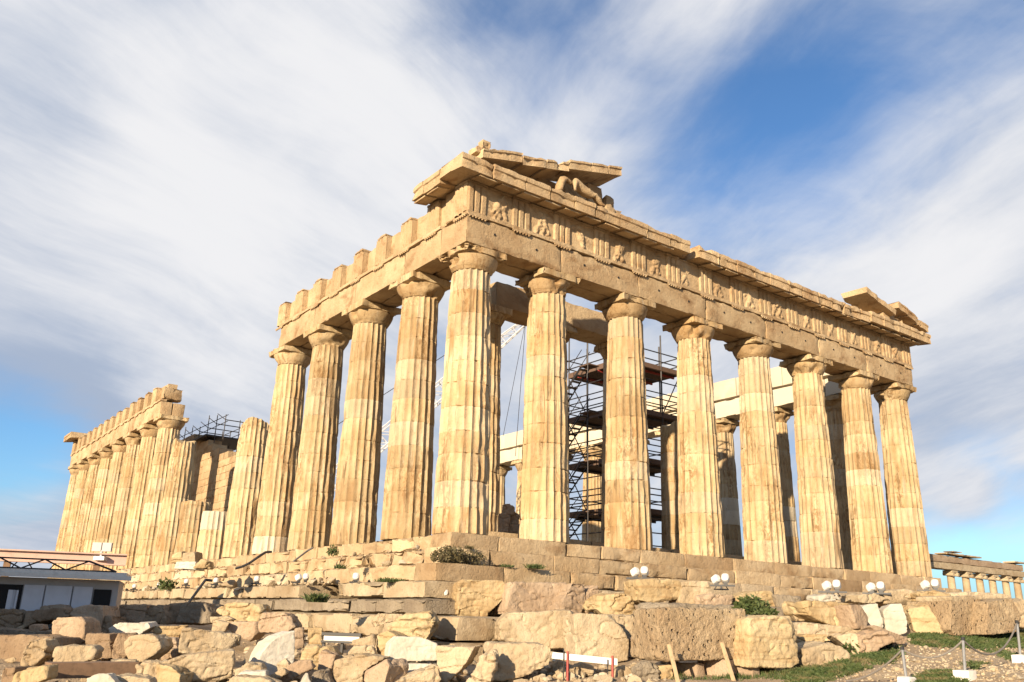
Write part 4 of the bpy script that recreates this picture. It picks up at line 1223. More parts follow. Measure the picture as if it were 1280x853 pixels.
rock('A', [(630, 540), (690, 510), (880, 503), (892, 530), (800, 572), (650, 582)], 25.8, .9, 'white', 'pale flat slab lying behind the drum like boulder', 25, rough=.03)
rock('A', [(652, 655), (690, 570), (780, 572), (800, 640), (722, 712), (655, 712)], 24, .9, 'brown', 'dark wedge shaped block just left of the drum like boulder', 20)
rock('A', [(725, 620), (760, 585), (870, 573), (922, 598), (938, 650), (910, 682), (830, 722), (750, 716), (722, 670)], 22.4, .9, 'lime', 'rounded boulder like a short column drum lying on its side', 38, rough=.03, chips=0, smooth=6)
rock('A', [(890, 532), (1090, 522), (1040, 592), (950, 592), (900, 572)], 26, .8, 'yellow', 'thin brownish slab in the middle row right of the pale flat slab', 25)
rock('A', [(938, 592), (1022, 590), (1040, 660), (945, 662)], 25, .6, 'pink', 'small dark pinkish block under the thin brownish slab', 30)
rock('A', [(945, 660), (1060, 660), (1040, 705), (930, 718)], 24, .5, 'brown', 'low brown stone right of the drum like boulder', 40)
rock('B', [(108, 650), (128, 542), (160, 538), (480, 585), (488, 640), (190, 682), (100, 668)], 22.6, .9, 'lime', 'long pale slab with a tooled rough face, left of the large white fragment', 15, rough=.05)
rock('A', [(85, 812), (130, 780), (282, 755), (270, 832), (95, 875), (60, 875)], 19.2, .7, 'yellow', 'lit yellowish block at the bottom left below the squared timber', 30)
rock('A', [(788, 742), (920, 735), (1010, 812), (880, 834), (790, 805)], 20.4, .8, 'lime', 'rough textured block right of the end of the squared timber', 35, rough=.06, fine=.025)
rock('A', [(640, 722), (790, 728), (780, 757), (650, 757)], 21.6, .4, 'lime', 'thin pale stone lying above the right end of the squared timber', 30)
rock('A', [(508, 822), (620, 802), (720, 870), (508, 870)], 18.4, .6, 'white', 'white stone at the bottom edge left of centre of the stone field', 30)
rock('A', [(640, 812), (760, 815), (870, 832), (900, 875), (640, 875)], 18.6, .6, 'lime', 'pale flat stone at the bottom edge right of the white stone', 30)
rock('A', [(15, 772), (85, 770), (80, 870), (5, 870)], 19.6, .6, 'brown', 'dark upright stone at the bottom left corner', 45)
rock('B', [(-5, 742), (120, 702), (430, 668), (440, 722), (430, 832), (300, 852), (120, 870), (100, 802)], 20.2, 1.0, 'lime', 'big pale wedge shaped slab sloping down to the left in the foreground', 18, rough=.04)
rock('B', [(-20, 745), (60, 760), (120, 812), (110, 860), (-20, 860)], 19.8, .6, 'yellow', 'brownish split stone at the left tip of the big wedge shaped slab', 45)
rock('B', [(340, 422), (390, 395), (595, 400), (605, 440), (570, 496), (430, 492), (332, 442)], 27, 1.2, 'yellow', 'orange brown layered slab lying under the shaded south steps', 35, rough=.07)
rock('B', [(285, 470), (395, 468), (432, 490), (300, 496)], 26, .5, 'lime', 'thin pale slab propped on a small stone beside the orange brown slab', 30)
rock('B', [(300, 502), (330, 490), (405, 505), (380, 546), (305, 546)], 25.4, .5, 'lime', 'small pale stone carrying the thin slab', 25)
rock('B', [(395, 505), (570, 505), (572, 560), (520, 602), (480, 582), (390, 542)], 25.6, .9, 'pink', 'brown stone in shade below the orange brown layered slab', 40)
rock('B', [(568, 522), (598, 452), (720, 445), (762, 470), (792, 530), (740, 547), (580, 556)], 24.4, .9, 'pink', 'rough brown squarish block above the large white fragment', 35, rough=.07, fine=.02)
rock('B', [(560, 765), (588, 690), (640, 625), (700, 580), (786, 552), (786, 735), (722, 770), (640, 790)], 21.4, .9, 'white', 'large white and grey fragment shaped like a quarter disc', 5, rough=.012, chips=0, smooth=2, sink=.1)
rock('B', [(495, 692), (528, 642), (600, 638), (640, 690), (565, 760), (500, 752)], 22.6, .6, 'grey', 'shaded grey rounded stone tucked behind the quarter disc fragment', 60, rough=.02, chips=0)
rock('B', [(786, 542), (836, 536), (838, 642), (786, 648)], 23.4, .5, 'pink', 'narrow upright block just right of the quarter disc fragment', 25)
rock('B', [(858, 540), (900, 532), (946, 536), (948, 645), (860, 645)], 23.4, .7, 'yellow', 'upright yellowish block with a chipped top left of the black rail', 25)
rock('B', [(838, 645), (1000, 650), (1032, 700), (940, 772), (880, 752), (830, 722)], 21.6, .8, 'yellow', 'angular yellowish stone under the left end of the black rail', 35, rough=.07)
rock('B', [(680, 748), (730, 715), (757, 750), (730, 786), (690, 782)], 20.4, .4, 'lime', 'small knobbly pale stone in front of the quarter disc fragment', 30)
rock('B', [(660, 842), (720, 788), (780, 735), (880, 725), (893, 770), (820, 802), (730, 838)], 20, .6, 'pink', 'pinkish slanting slab below the quarter disc fragment', 35)
rock('B', [(440, 782), (500, 738), (590, 745), (622, 790), (530, 802), (440, 812)], 20.2, .6, 'lime', 'pale flat stone between the wedge slab and the quarter disc fragment', 30)
rock('B', [(438, 822), (470, 795), (615, 790), (622, 838), (520, 848)], 19.2, .5, 'white', 'whitish flat stone below the pale flat stone by the wedge slab', 30)
rock('B', [(385, 852), (420, 822), (600, 832), (720, 862), (720, 875), (380, 875)], 18.3, .6, 'lime', 'pale stone at the bottom edge below the whitish flat stone', 30)
rock('B', [(600, 825), (720, 770), (742, 802), (660, 838)], 19.6, .4, 'lime', 'small pale slab wedged under the pinkish slanting slab', 30)
rock('B', [(880, 792), (960, 780), (1010, 875), (890, 875)], 19.4, .6, 'grey', 'shaded grey stone at the bottom edge left of the pale broad block', 40)
rock('B', [(810, 870), (862, 798), (888, 860)], 18.8, .5, 'white', 'small white pointed stone at the bottom edge beside the shaded grey stone', 20)
rock('B', [(1022, 702), (1119, 698), (1160, 760), (1119, 800), (1040, 790)], 21, .6, 'lime', 'pale rough stone under the black rail', 30)
# centre
rock('C', [(285, 516), (328, 470), (460, 478), (462, 510), (385, 522), (302, 542)], 24.2, .7, 'lime', 'thin pale slab tipped against the big orange boulder', 25)
rock('C', [(375, 552), (420, 505), (480, 472), (600, 463), (640, 520), (622, 562), (580, 616), (430, 602), (380, 592)], 22.6, 1.1, 'yellow', 'big rounded orange boulder with cracked faces left of the white marble stack', 38, rough=.09, chips=4)
rock('C', [(308, 592), (370, 570), (430, 602), (375, 692), (320, 702)], 22, .7, 'yellow', 'wedge shaped brown stone propping the big orange boulder', 60)
rock('C', [(178, 626), (300, 595), (307, 646), (190, 662)], 22, .5, 'lime', 'upper of two small stacked pale stones at the black rail', 30)
rock('C', [(158, 692), (190, 655), (305, 650), (307, 706), (170, 714)], 21.8, .6, 'lime', 'lower of two small stacked pale stones at the black rail', 30)
rock('C', [(384, 645), (430, 600), (560, 603), (652, 640), (652, 722), (374, 726)], 20.6, .9, 'white', 'clean white marble block on top of the white stack', 22, rough=.015, chips=1, smooth=2)
rock('C', [(368, 746), (620, 752), (640, 802), (500, 870), (368, 870)], 20.2, 1.0, 'white', 'white marble block at the base of the white stack', 22, rough=.015, chips=1, smooth=2)
rock('C', [(372, 862), (630, 758), (666, 756), (666, 880), (372, 890)], 18.9, .8, 'lime', 'pale slanting block at the bottom edge in front of the white stack', 25)
rock('C', [(640, 655), (760, 655), (860, 650), (800, 760), (700, 840), (650, 830)], 20, .9, 'lime', 'cream rounded block right of the white marble stack', 45, rough=.04, smooth=5)
rock('C', [(238, 792), (360, 720), (382, 762), (350, 875), (230, 875)], 19.2, .7, 'pink', 'brownish end stone of the pale broad block at the bottom edge', 70)
rock('C', [(80, 735), (240, 700), (360, 718), (240, 792), (232, 870), (88, 870)], 19.6, .9, 'lime', 'pale broad block at the bottom edge left of the white stack', 40, rough=.04)
rock('C', [(-5, 672), (90, 700), (60, 772), (-10, 780)], 20.6, .5, 'pink', 'small pinkish stone left of the pale broad block', 40)
rock('C', [(800, 870), (860, 780), (885, 720), (962, 680), (966, 742), (935, 870)], 18.8, .6, 'lime', 'jagged upright stone at the bottom edge left of the great yellow slab', 40, rough=.1, fine=.03)
rock('D', [(60, 690), (90, 640), (372, 640), (396, 662), (390, 762), (260, 802), (135, 832), (65, 832)], 19.6, 1.4, 'lime', 'great yellowish slab in the foreground with a rough shaded right face', 25, rough=.05, fine=.02)
rock('D', [(-120, 300), (-90, 288), (150, 290), (165, 335), (118, 410), (45, 462), (45, 500), (-60, 500), (-120, 470)], 25.6, 1.0, 'yellow', 'upright block with diagonal break, leftmost of the row below the front steps', 18, rough=.05)
rock('D', [(138, 470), (150, 400), (165, 302), (490, 305), (430, 450), (270, 456), (200, 462)], 25.7, 1.0, 'pink', 'wide rough brown slab standing second in the row below the front steps', 12, rough=.05, fine=.02)
rock('D', [(428, 448), (510, 305), (592, 310), (590, 400), (562, 466)], 25.9, .8, 'pink', 'triangular brown stone third in the row below the front steps', 8, rough=.06)
rock('D', [(588, 362), (650, 318), (660, 345), (640, 402), (600, 470), (590, 470)], 26.2, .6, 'pink', 'thin upright sliver of stone right of the triangular brown stone', 8)
rock('D', [(635, 422), (660, 372), (850, 368), (862, 470), (700, 477), (640, 452)], 24.9, .9, 'yellow', 'yellow stone with a hollow under it left of the pair of lamps', 20, rough=.08)
rock('D', [(104, 522), (160, 470), (510, 450), (540, 470), (516, 560), (510, 652), (400, 656), (110, 612)], 23.2, 1.2, 'lime', 'large pale yellow block with a pitted face, left of two in the middle row', 25, rough=.04)
rock('D', [(524, 492), (540, 475), (740, 484), (822, 622), (822, 722), (760, 732), (530, 692)], 22.4, 1.1, 'lime', 'large pale yellow block narrowing to the top, above the white barrier board', 22, rough=.04)
rock('D', [(738, 482), (880, 485), (932, 562), (922, 602), (820, 602), (760, 532)], 23.6, .9, 'lime', 'pale block behind the right shoulder of the block above the barrier board', 25)
rock('D', [(868, 472), (920, 430), (952, 500), (946, 524)], 24.2, .5, 'brown', 'small dark brown stone between the pale block and the great propped block', 40)
rock('D', [(835, 610), (940, 615), (945, 690), (860, 690)], 22.8, .5, 'pink', 'low pinkish stone left of the great propped block', 30)
rock('D', [(878, 290), (960, 280), (1100, 285), (1135, 330), (1150, 380), (1000, 405), (940, 412), (885, 392)], 25, 1.1, 'yellow', 'flat yellow boulder lying under the pair of floodlights between front columns', 20, rough=.06)
rock('D', [(400, 762), (440, 730), (470, 745), (466, 792), (405, 787)], 20.6, .3, 'lime', 'small rounded stone under the left half of the white barrier board', 30)
rock('D', [(508, 782), (560, 745), (630, 760), (627, 802), (520, 802)], 20.4, .4, 'lime', 'pale stone under the middle of the white barrier board', 30)
rock('D', [(712, 802), (800, 760), (872, 812), (720, 822)], 20, .4, 'lime', 'low pale stone under the right end of the white barrier board', 30)
rock('D', [(868, 782), (930, 738), (992, 772), (985, 832), (880, 827)], 19.6, .5, 'grey', 'knobbly pitted grey stone at the left foot of the great propped block', 30, rough=.09, fine=.03)
rock('D', [(980, 762), (1060, 758), (1080, 822), (990, 824)], 19.8, .5, 'yellow', 'small yellow stone under the left end of the great propped block', 30)
# right
rock('E', [(120, 365), (150, 358), (690, 375), (702, 700), (530, 706), (250, 712), (118, 716)], 20, 1.15, 'tool', 'great rough brown block raised on props with two timber struts leaning on it', 14, lean=2, rough=.018, fine=.03, chips=1, smooth=4, sink=0)
rock('E', [(722, 440), (760, 428), (870, 413), (1000, 420), (1050, 530), (1056, 622), (1040, 722), (990, 747), (708, 742)], 20.7, 1.1, 'yellow', 'squarish yellow block butting against the right end of the great propped block', 12, rough=.035, fine=.02)
rock('E', [(250, 330), (262, 195), (450, 188), (482, 280), (350, 337)], 25.4, .8, 'lime', 'cream stone right of the flat yellow boulder in the upper row', 25)
rock('E', [(428, 290), (480, 275), (630, 285), (642, 342), (440, 342)], 25, .8, 'pink', 'low brownish block left of the dark ivy bush in the upper row', 20)
rock('E', [(635, 290), (760, 255), (892, 260), (902, 346), (800, 348), (640, 342)], 25.7, .8, 'yellow', 'orange stone behind the dark ivy bush', 20)
rock('E', [(100, 330), (400, 345), (690, 350), (980, 360), (985, 420), (100, 400)], 24.6, 1.4, 'grey', 'long low shaded slab below the upper row and behind the great propped block', 15)
rock('E', [(880, 280), (1060, 295), (1062, 372), (900, 360)], 26, .9, 'grey', 'dark layered stone right of the orange stone', 25)
rock('F', [(18, 332), (60, 322), (180, 332), (292, 350), (325, 472), (240, 482), (100, 432), (48, 402)], 24, 1.0, 'yellow', 'big boulder with bold yellow stripes in the upper right row', 15, rough=.05, tone=(.3, 0, 0))
rock('F', [(288, 352), (350, 350), (402, 422), (382, 476), (322, 472)], 24.1, .8, 'pink', 'brown rounded end stone touching the yellow striped boulder on the right', 5)
rock('E', [(988, 392), (1060, 345), (1112, 432), (1030, 442)], 24.2, .7, 'lime', 'cream stone touching the yellow striped boulder on the left', 30)
rock('F', [(-8, 450), (180, 458), (400, 490), (332, 512), (190, 522), (-8, 520)], 23.6, 1.0, 'lime', 'thin pale ledge under the yellow striped boulder', 20)
rock('F', [(0, 532), (40, 515), (150, 520), (172, 552), (60, 572), (0, 575)], 22.8, .7, 'yellow', 'two toned flat stone below the thin pale ledge', 25)
rock('F', [(18, 692), (30, 602), (180, 560), (270, 602), (292, 662), (130, 702)], 21.8, 1.0, 'lime', 'pale pinkish block standing in the grass right of the great blocks', 20, rough=.04)
rock('F', [(188, 522), (320, 512), (346, 602), (320, 637), (270, 592)], 23, .8, 'lime', 'lit cream block behind the pale pinkish block in the grass', 40)
rock('F', [(345, 532), (480, 498), (552, 542), (450, 592), (420, 612), (350, 622)], 23.2, .8, 'pink', 'rough low stone at the edge of the grass below the thin plank like slab', 30, rough=.08)
rock('F', [(400, 472), (430, 466), (622, 540), (600, 562), (540, 560)], 24, .7, 'pink', 'thin plank like slab pointing down to the gravel path', 15, rough=.02)
rock('F', [(348, 346), (440, 340), (482, 462), (470, 482), (400, 462)], 25.6, .8, 'white', 'whitish block right of the yellow striped boulder', 45, rough=.03)
rock('F', [(475, 382), (520, 346), (582, 340), (615, 442), (612, 492), (572, 512), (490, 482)], 26, .8, 'white', 'white smooth block like half a drum in the right row', 40, rough=.02, chips=1, smooth=5)
rock('F', [(610, 352), (720, 330), (772, 412), (822, 502), (690, 512), (650, 482)], 27, 1.0, 'yellow', 'yellow block with a slanted right side in the right row', 50, rough=.05)
rock('F', [(862, 322), (1045, 315), (1056, 512), (890, 514), (860, 480)], 27.4, 1.5, 'tool', 'large squared brown block with a bright yellow end, left of the last pair', 8, lean=1, rough=.02, fine=.012, chips=1)
rock('F', [(860, 302), (1030, 296), (1052, 316), (870, 324)], 27.6, 1.2, 'lime', 'thin cap slab lying on the large squared brown block', 8, chips=1, rough=.02)
rock('F', [(1072, 332), (1210, 310), (1262, 402), (1246, 492), (1062, 512)], 28, 1.3, 'tool', 'squared brown block at the right end of the row beside the rope post', 10, rough=.025, chips=1)
rock('F', [(1228, 330), (1300, 310), (1300, 475), (1258, 462)], 29, 1.0, 'lime', 'pale stone cut by the right edge of the photo', 20)
rock('F', [(478, 268), (600, 262), (700, 275), (792, 300), (600, 337), (490, 332)], 28.6, 1.4, 'lime', 'flat pale ledge below the last front column', 15)
rock('F', [(330, 290), (430, 280), (522, 320), (430, 337), (340, 327)], 27.6, .9, 'lime', 'rounded pale stone below the second last front column', 20)
rock('F', [(108, 302), (160, 290), (212, 290), (228, 318), (120, 324)], 26.6, .7, 'white', 'small whitish flat stone under the floodlights above the striped boulder', 20)
rock('F', [(690, 282), (770, 268), (872, 290), (862, 332), (720, 342)], 28.4, 1.0, 'yellow', 'yellowish stone left of the thin cap slab', 30)
rock('F', [(860, 285), (1000, 275), (1200, 285), (1235, 315), (870, 312)], 30.5, 1.4, 'lime', 'long pale ledge behind the last pair of squared blocks, under the small temple', 15)
# rubble lying on the south steps
rock('B', [(195, 180), (240, 132), (285, 150), (292, 182)], 36, .9, 'yellow', 'rounded yellowish boulder on the steps beside the white topped stump', 30)
rock('B', [(75, 185), (90, 150), (205, 150), (205, 190)], 37, .9, 'white', 'flat white block on the steps below the broken columns', 40, rough=.02)
rock('B', [(125, 150), (130, 100), (205, 90), (205, 150)], 38, .8, 'lime', 'cream block on the flat white block on the steps', 40, rough=.02)
rock('B', [(60, 150), (70, 110), (125, 90), (130, 150)], 39, .8, 'yellow', 'rough yellow stone behind the cream block on the steps', 40, rough=.08)
CROP['Z'] = (637, 676, 1)
rock('Z', [(-16, -10), (14, -11), (15, 16), (-16, 15)], 40, 1.0, 'brown', 'wide low brown block on the temple floor behind the corner column', 40, lean=0)
for i, (x, y, D_, lb) in enumerate(((628, 660, 40, 'left brown stone heaped on the wide low block inside the temple'), (642, 659, 40.2, 'right brown stone heaped on the wide low block inside the temple'), (630, 648, 40.1, 'upper left brown stone of the small heap inside the temple'), (641, 647, 40.3, 'upper right brown stone of the small heap inside the temple'), (635, 637, 40.2, 'topmost brown stone of the small heap inside the temple'))):
    CROP['Z'] = (x, y, 1)
    rock('Z', [(-7, -6), (2, -8), (8, -3), (7, 7), (-7, 7)], D_, .6, 'pink', lb, 40, name='rubble_stone', cat='stone', sink=.03)
finish_rocks()

# ------------------------------------------------------------------ things standing among the stones
_DS = np.arange(12, 46, .06)


def hits(pxs, pys):                   # where bearings from the photo meet the ground
    out = []
    d = np.array([ray(a, b) for a, b in zip(pxs, pys)]); d /= np.hypot(d[:, 0], d[:, 1])[:, None]
    for k in range(0, len(d), 400):
        P = CAMC+d[k:k+400, None, :]*_DS[None, :, None]
        und = P[..., 2] < gz(P[..., 0].ravel(), P[..., 1].ravel()).reshape(P.shape[:2])
        i = np.where(und.any(1), und.argmax(1), len(_DS)-1); out.append(P[np.arange(len(i)), i])
    return np.vstack(out)


def hit(px, py): return Vector(hits([px], [py])[0])


# timber struts against the great propped block
for (x0, y0, x1, y1, Db, lab) in ((190, 618, 250, 812, 18.75, 'pale timber strut leaning on the left part of the great propped block'), (538, 605, 610, 795, 19.8, 'pale timber strut leaning on the right part of the great propped block')):
    ox, oy, sc = CROP['E']; b = Vector(at(ox+x1/sc, oy+y1/sc, Db)); b.z = min(b.z, gz1(b.x, b.y)+.02); t = Vector(at(ox+x0/sc, oy+y0/sc, Db+.27))
    mb = MB(); q = t-b
    mb.worn(tuple(q/2), (.075, .06, q.length+.08), .08, .006, 3, M=q.to_track_quat('Z', 'Y').to_matrix().to_4x4())
    o = fixn(mb.build('timber_strut', M['wood'], None, loc=b)); tag(o, lab, 'timber', 'timber struts')
# timber supports under the block
for k, (x, y) in enumerate(((300, 770), (500, 750), (660, 735))):
    ox, oy, sc = CROP['E']; P = Vector(at(ox+x/sc, oy+y/sc, 20.7)); g0 = gz1(P.x, P.y)
    mb = MB(); mb.worn((0, 0, (P.z-g0)/2+.05), (.3, .9, max(.2, P.z-g0+.25)), .1, .03, k)
    o = fixn(mb.build('packing_block', M['pink'], None, loc=(P.x, P.y, g0)))
    tag(o, ['stone packing block in shadow under the left of the great propped block', 'stone packing block in shadow under the middle of the great propped block', 'stone packing block in shadow under the right of the great propped block'][k], 'support')
# squared timber in the left foreground
a = Vector(at(58, 838, 20.3)); b = Vector(at(168, 839, 20.8)); q = b-a
mb = MB(); mb.worn((q.length/2, 0, 0), (q.length, .5, .30), .12, .02, 9); o = mb.build('squared_timber', M['oldwood'], None, loc=a, rot=math.atan2(q.y, q.x)); fixn(o)
tag(o, 'long dark brown squared timber lying across the left foreground', 'timber')
a = Vector(at(62, 850, 20.1)); b = Vector(at(140, 850, 20.4)); q = b-a
# black rail
a = Vector(at(403, 796, 23.0)); b = Vector(at(445, 800, 22.6)); q = b-a; q.z = 0; Lr = 1.05
rl = empty('black_rail', (a.x, a.y, a.z-.55), 'low black metal rail with a white strip, half hidden between the stones', 'rail', rz=math.atan2(q.y, q.x))
mb = MB(); mb.box((Lr/2, 0, .62), (Lr, .12, .07)); mb.box((Lr/2, 0, .44), (Lr, .12, .05)); mb.build('rail', M['blk'], rl)
mb = MB(); mb.box((Lr/2, .01, .53), (Lr-.1, .05, .13)); mb.build('strip', M['conc'], rl)
for x in (.03, Lr/2, Lr-.03): mb = MB(); mb.box((x, .06, .28), (.06, .06, .6)); mb.build('post', M['blk'], rl)
# white barrier board on red stakes
a = Vector(at(690, 819.5, 19.9)); b = Vector(at(772, 828, 19.6)); q = b-a; gA = gz1(a.x, a.y)
br = empty('barrier_board', (a.x, a.y, gA), 'white board fixed on thin red stakes below the pale yellow blocks', 'barrier', rz=math.atan2(q.y, q.x)); sl2 = q.z/math.hypot(q.x, q.y); LB = math.hypot(q.x, q.y); zB = a.z-gA
mb = MB(); V = [(x, y, zB+sl2*x+z) for x in (0, LB) for y in (-.02, .02) for z in (-.06, .07)]; mb.add(V, [[0, 1, 3, 2], [4, 6, 7, 5], [0, 4, 5, 1], [2, 3, 7, 6], [0, 2, 6, 4], [1, 5, 7, 3]]); fixn(mb.build('board', M['lampw'], br))
for t in (.25, .93):
    mb = MB(); mb.tube((LB*t, -.05, 0), (LB*t, -.05, zB+sl2*LB*t+.12), .025, 6); mb.build('stake', M['redpaint'], br)
mb = MB(); mb.tube((LB*.19, -.05, 0), (LB*.19, -.05, zB+.15), .012, 5); mb.build('stake', M['dark'], br)
mb = MB(); mb.tube((LB*.86, -.06, 0), (LB*.86, -.06, zB+sl2*LB+.05), .012, 5); mb.build('stake', M['dark'], br)
# leaning pole and cables on the south steps
a = Vector(at(235, 755, 28.2)); b = Vector(at(257, 725, 29.5)); c_ = Vector(at(265, 726, 29.6))
mb = MB(); mb.path([Vector((0, 0, 0)), b-a, c_-a], .045, 6); tag(mb.build('bent_pipe', M['dark'], None, loc=a), 'dark bent pipe leaning on the shaded south steps', 'pipe')
a = Vector(at(294, 711, 36)); pts = [Vector(at(*p)) for p in ((294, 711, 36), (303, 708.5, 36), (312, 704, 35.9), (322, 697, 36), (332, 690.5, 36.3), (339, 690, 36.6))]
mb = MB(); mb.path([p-a for p in pts], .05, 6); tag(mb.build('cable', M['blk'], None, loc=a), 'thick black cable climbing the south steps by the white based column', 'cable')
a = Vector(at(367, 702, 32.4)); pts = [Vector(at(*p)) for p in ((367, 702, 32.4), (376, 695, 32.8), (384, 689, 33.2), (391, 685, 33.4))]
mb = MB(); mb.path([p-a for p in pts], .035, 6); tag(mb.build('cable', M['rope'], None, loc=a), 'thin grey cable climbing the south steps between two standing columns', 'cable')
# rope barrier along the gravel path
PB = []
for k, (tx, ty, bx, by, lab) in enumerate(((1127.5, 809, 1134, 858, 'steel rope post nearest the bottom edge, its foot out of the photo'), (1203.5, 797, 1207, 850, 'steel rope post in a white block, middle of the gravel path'), (1271, 776, 1276.5, 829, 'steel rope post in a white block at the right edge of the photo'))):
    Pb = hit(bx, by); Db = math.hypot(Pb.x-CAMC[0], Pb.y-CAMC[1]); Pt = Vector(at(tx, ty, Db))
    o = empty('rope_post', Pb, lab, 'post', 'rope posts along the gravel path')
    mb = MB(); mb.tube((0, 0, 0), Pt-Pb, .028, 10); mb.build('post', M['galv'], o)
    mb = MB(); mb.tube((Pt-Pb)*.93, (Pt-Pb)*1.01, .036, 10); mb.build('cap', M['dark'], o)
    mb = MB(); mb.worn((0, 0, .07), (.30, .30, .2), .06, .015, k); fixn(mb.build('base', M['conc'], o))
    PB.append(Pb+(Pt-Pb)*.94)


def rope(a, b, sag, lab):
    mb = MB(); pts = [(b-a)*(i/14)-Vector((0, 0, sag*4*(i/14)*(1-i/14))) for i in range(15)]; mb.path(pts, .017, 6)
    tag(mb.build('rope', M['rope'], None, loc=a), lab, 'rope', 'ropes of the path barrier')


rope(PB[0], PB[1], .22, 'grey rope sagging between the two left rope posts')
rope(PB[1], PB[2], .42, 'grey rope sagging between the two right rope posts')
eL = hit(1058, 853); rope(PB[0], eL+Vector((0, 0, .02)), .12, 'grey rope running down left from the nearest rope post into the grass')


# ------------------------------------------------------------------ plants
def tuft(name, P, r, h, n, mat, label, cat='shrub', seed=0, leaf=.07, spread=1.0, group=None):
    rg = random.Random(seed); mb = MB(); V = []; F = []
    if name == 'grass_tuft':
        for i in range(n):
            a = rg.uniform(0, 2*PI); q = r*rg.random()**.8; c = Vector((q*math.cos(a), q*math.sin(a)*.5, 0)); l = Vector((rg.gauss(0, .35), rg.gauss(0, .35), 1)).normalized()*h*rg.uniform(.5, 1.3); u = Vector((rg.gauss(0, 1), rg.gauss(0, 1), 0)).normalized()*.014; b = len(V)
            V += [c-u, c+u, c+l*.6+u*.6, c+l+Vector((l.x, l.y, -.2*l.z))*.5]; F.append([b, b+1, b+2, b+3])
        n = 0
    for i in range(n):
        a = rg.uniform(0, 2*PI); q = r*math.sqrt(rg.random()); z = h*rg.random()**.8*(1-.5*(q/r)**2)
        c = Vector((q*math.cos(a), q*math.sin(a)*.7, z+.02)); d = Vector((rg.gauss(0, 1), rg.gauss(0, 1), rg.gauss(.5, .8))).normalized(); e = d.cross(Vector((rg.gauss(0, 1), rg.gauss(0, 1), rg.gauss(0, 1)))).normalized()
        l = leaf*rg.uniform(.6, 1.4); b = len(V)
        V += [c-e*l*.35, c+d*l*.6+e*l*.1, c+d*l*1.3, c+d*l*.6-e*l*.5]; F.append([b, b+1, b+2, b+3])
    for i in range(max(4, n//60)):
        a = rg.uniform(0, 2*PI); q = r*rg.random()*.9; b = len(V); x, y = q*math.cos(a), q*math.sin(a)*.7
        V += [Vector((x*.3, y*.3, 0)), Vector((x*.3+.012, y*.3, 0)), Vector((x, y, h*rg.uniform(.5, 1.05)))]; F.append([b, b+1, b+2])
    mb.add([tuple(v) for v in V], F); o = mb.build(name, M[mat], None, loc=P, smooth=False); tag(o, label, cat, group); return o


def onz(px, py, z):
    d = ray(px, py); return CAMC+d*(z-CAMC[2])/d[2]


tuft('shrub', onz(562, 705, -1.1), .62, .52, 900, 'dryleaf', 'dark dry shrub on the front steps near the temple corner', seed=1, leaf=.08)
tuft('shrub', onz(592, 707, -1.1), .42, .45, 380, 'dryleaf', 'thin sparse shrub on the front steps right of the dark dry shrub', seed=2, leaf=.07)
tuft('small_bush', Vector(at(416, 696, 29.3)), .17, .34, 260, 'leaf', 'small cone shaped green bush on the south steps between two columns', 'bush', 3, .06)
tuft('grass_tuft', Vector(at(487, 728, 27.2)), .5, .14, 260, 'leaf', 'long low grass tuft on the step left of the temple corner', 'grass tuft', 4, .10)
tuft('grass_tuft', Vector(at(396, 753, 26.2)), .3, .26, 240, 'leaf', 'spiky green tuft on the foundation wall below the south steps', 'grass tuft', 5, .12)
tuft('grass_tuft', onz(668, 711, -1.1), .38, .16, 200, 'leaf', 'grass tuft on the front steps below the second column', 'grass tuft', 6, .09)
tuft('grass_tuft', onz(634, 709, -1.1), .3, .1, 120, 'leaf', 'very low grass tuft on the front steps between corner column and second column', 'grass tuft', 7, .07)
tuft('small_bush', Vector(at(208, 738, 48)), .45, .5, 260, 'leaf', 'small green bush on the far south steps beside a floodlight', 'bush', 8, .14)
tuft('grass_tuft', Vector(at(425, 711, 28.6)), .22, .15, 100, 'leaf', 'small grass tuft below the cone shaped bush on the south steps', 'grass tuft', 9, .07)
tuft('grass_tuft', Vector(at(587, 686.5, 28.2)), .22, .12, 90, 'dryleaf', 'tiny dry tuft at the top front step under the corner column', 'grass tuft', 10, .06)
tuft('ivy_bush', Vector(at(940, 769, 24.3)), .5, .42, 800, 'leaf', 'dark green ivy bush among the blocks right of the great propped block', 'bush', 11, .10)
tuft('ivy_bush', Vector(at(957, 774, 23.9)), .3, .25, 300, 'leaf', 'small ivy patch hanging below the dark green ivy bush', 'bush', 12, .10)
tuft('small_bush', hit(1064, 818), .2, .35, 160, 'leaf', 'leafy weed beside the pale pinkish block in the grass', 'bush', 13, .10)
tuft('small_bush', hit(1084, 814), .32, .42, 260, 'leaf', 'leafy weed right of the pale pinkish block, at the grass edge', 'bush', 14, .10)

# ------------------------------------------------------------------ grass, gravel and rubble that nobody could count
def inpoly(x, y, P):
    c = False; n = len(P)
    for i in range(n):
        (x0, y0), (x1, y1) = P[i], P[i-1]
        if (y0 > y) != (y1 > y) and x < (x1-x0)*(y-y0)/(y1-y0)+x0: c = not c
    return c


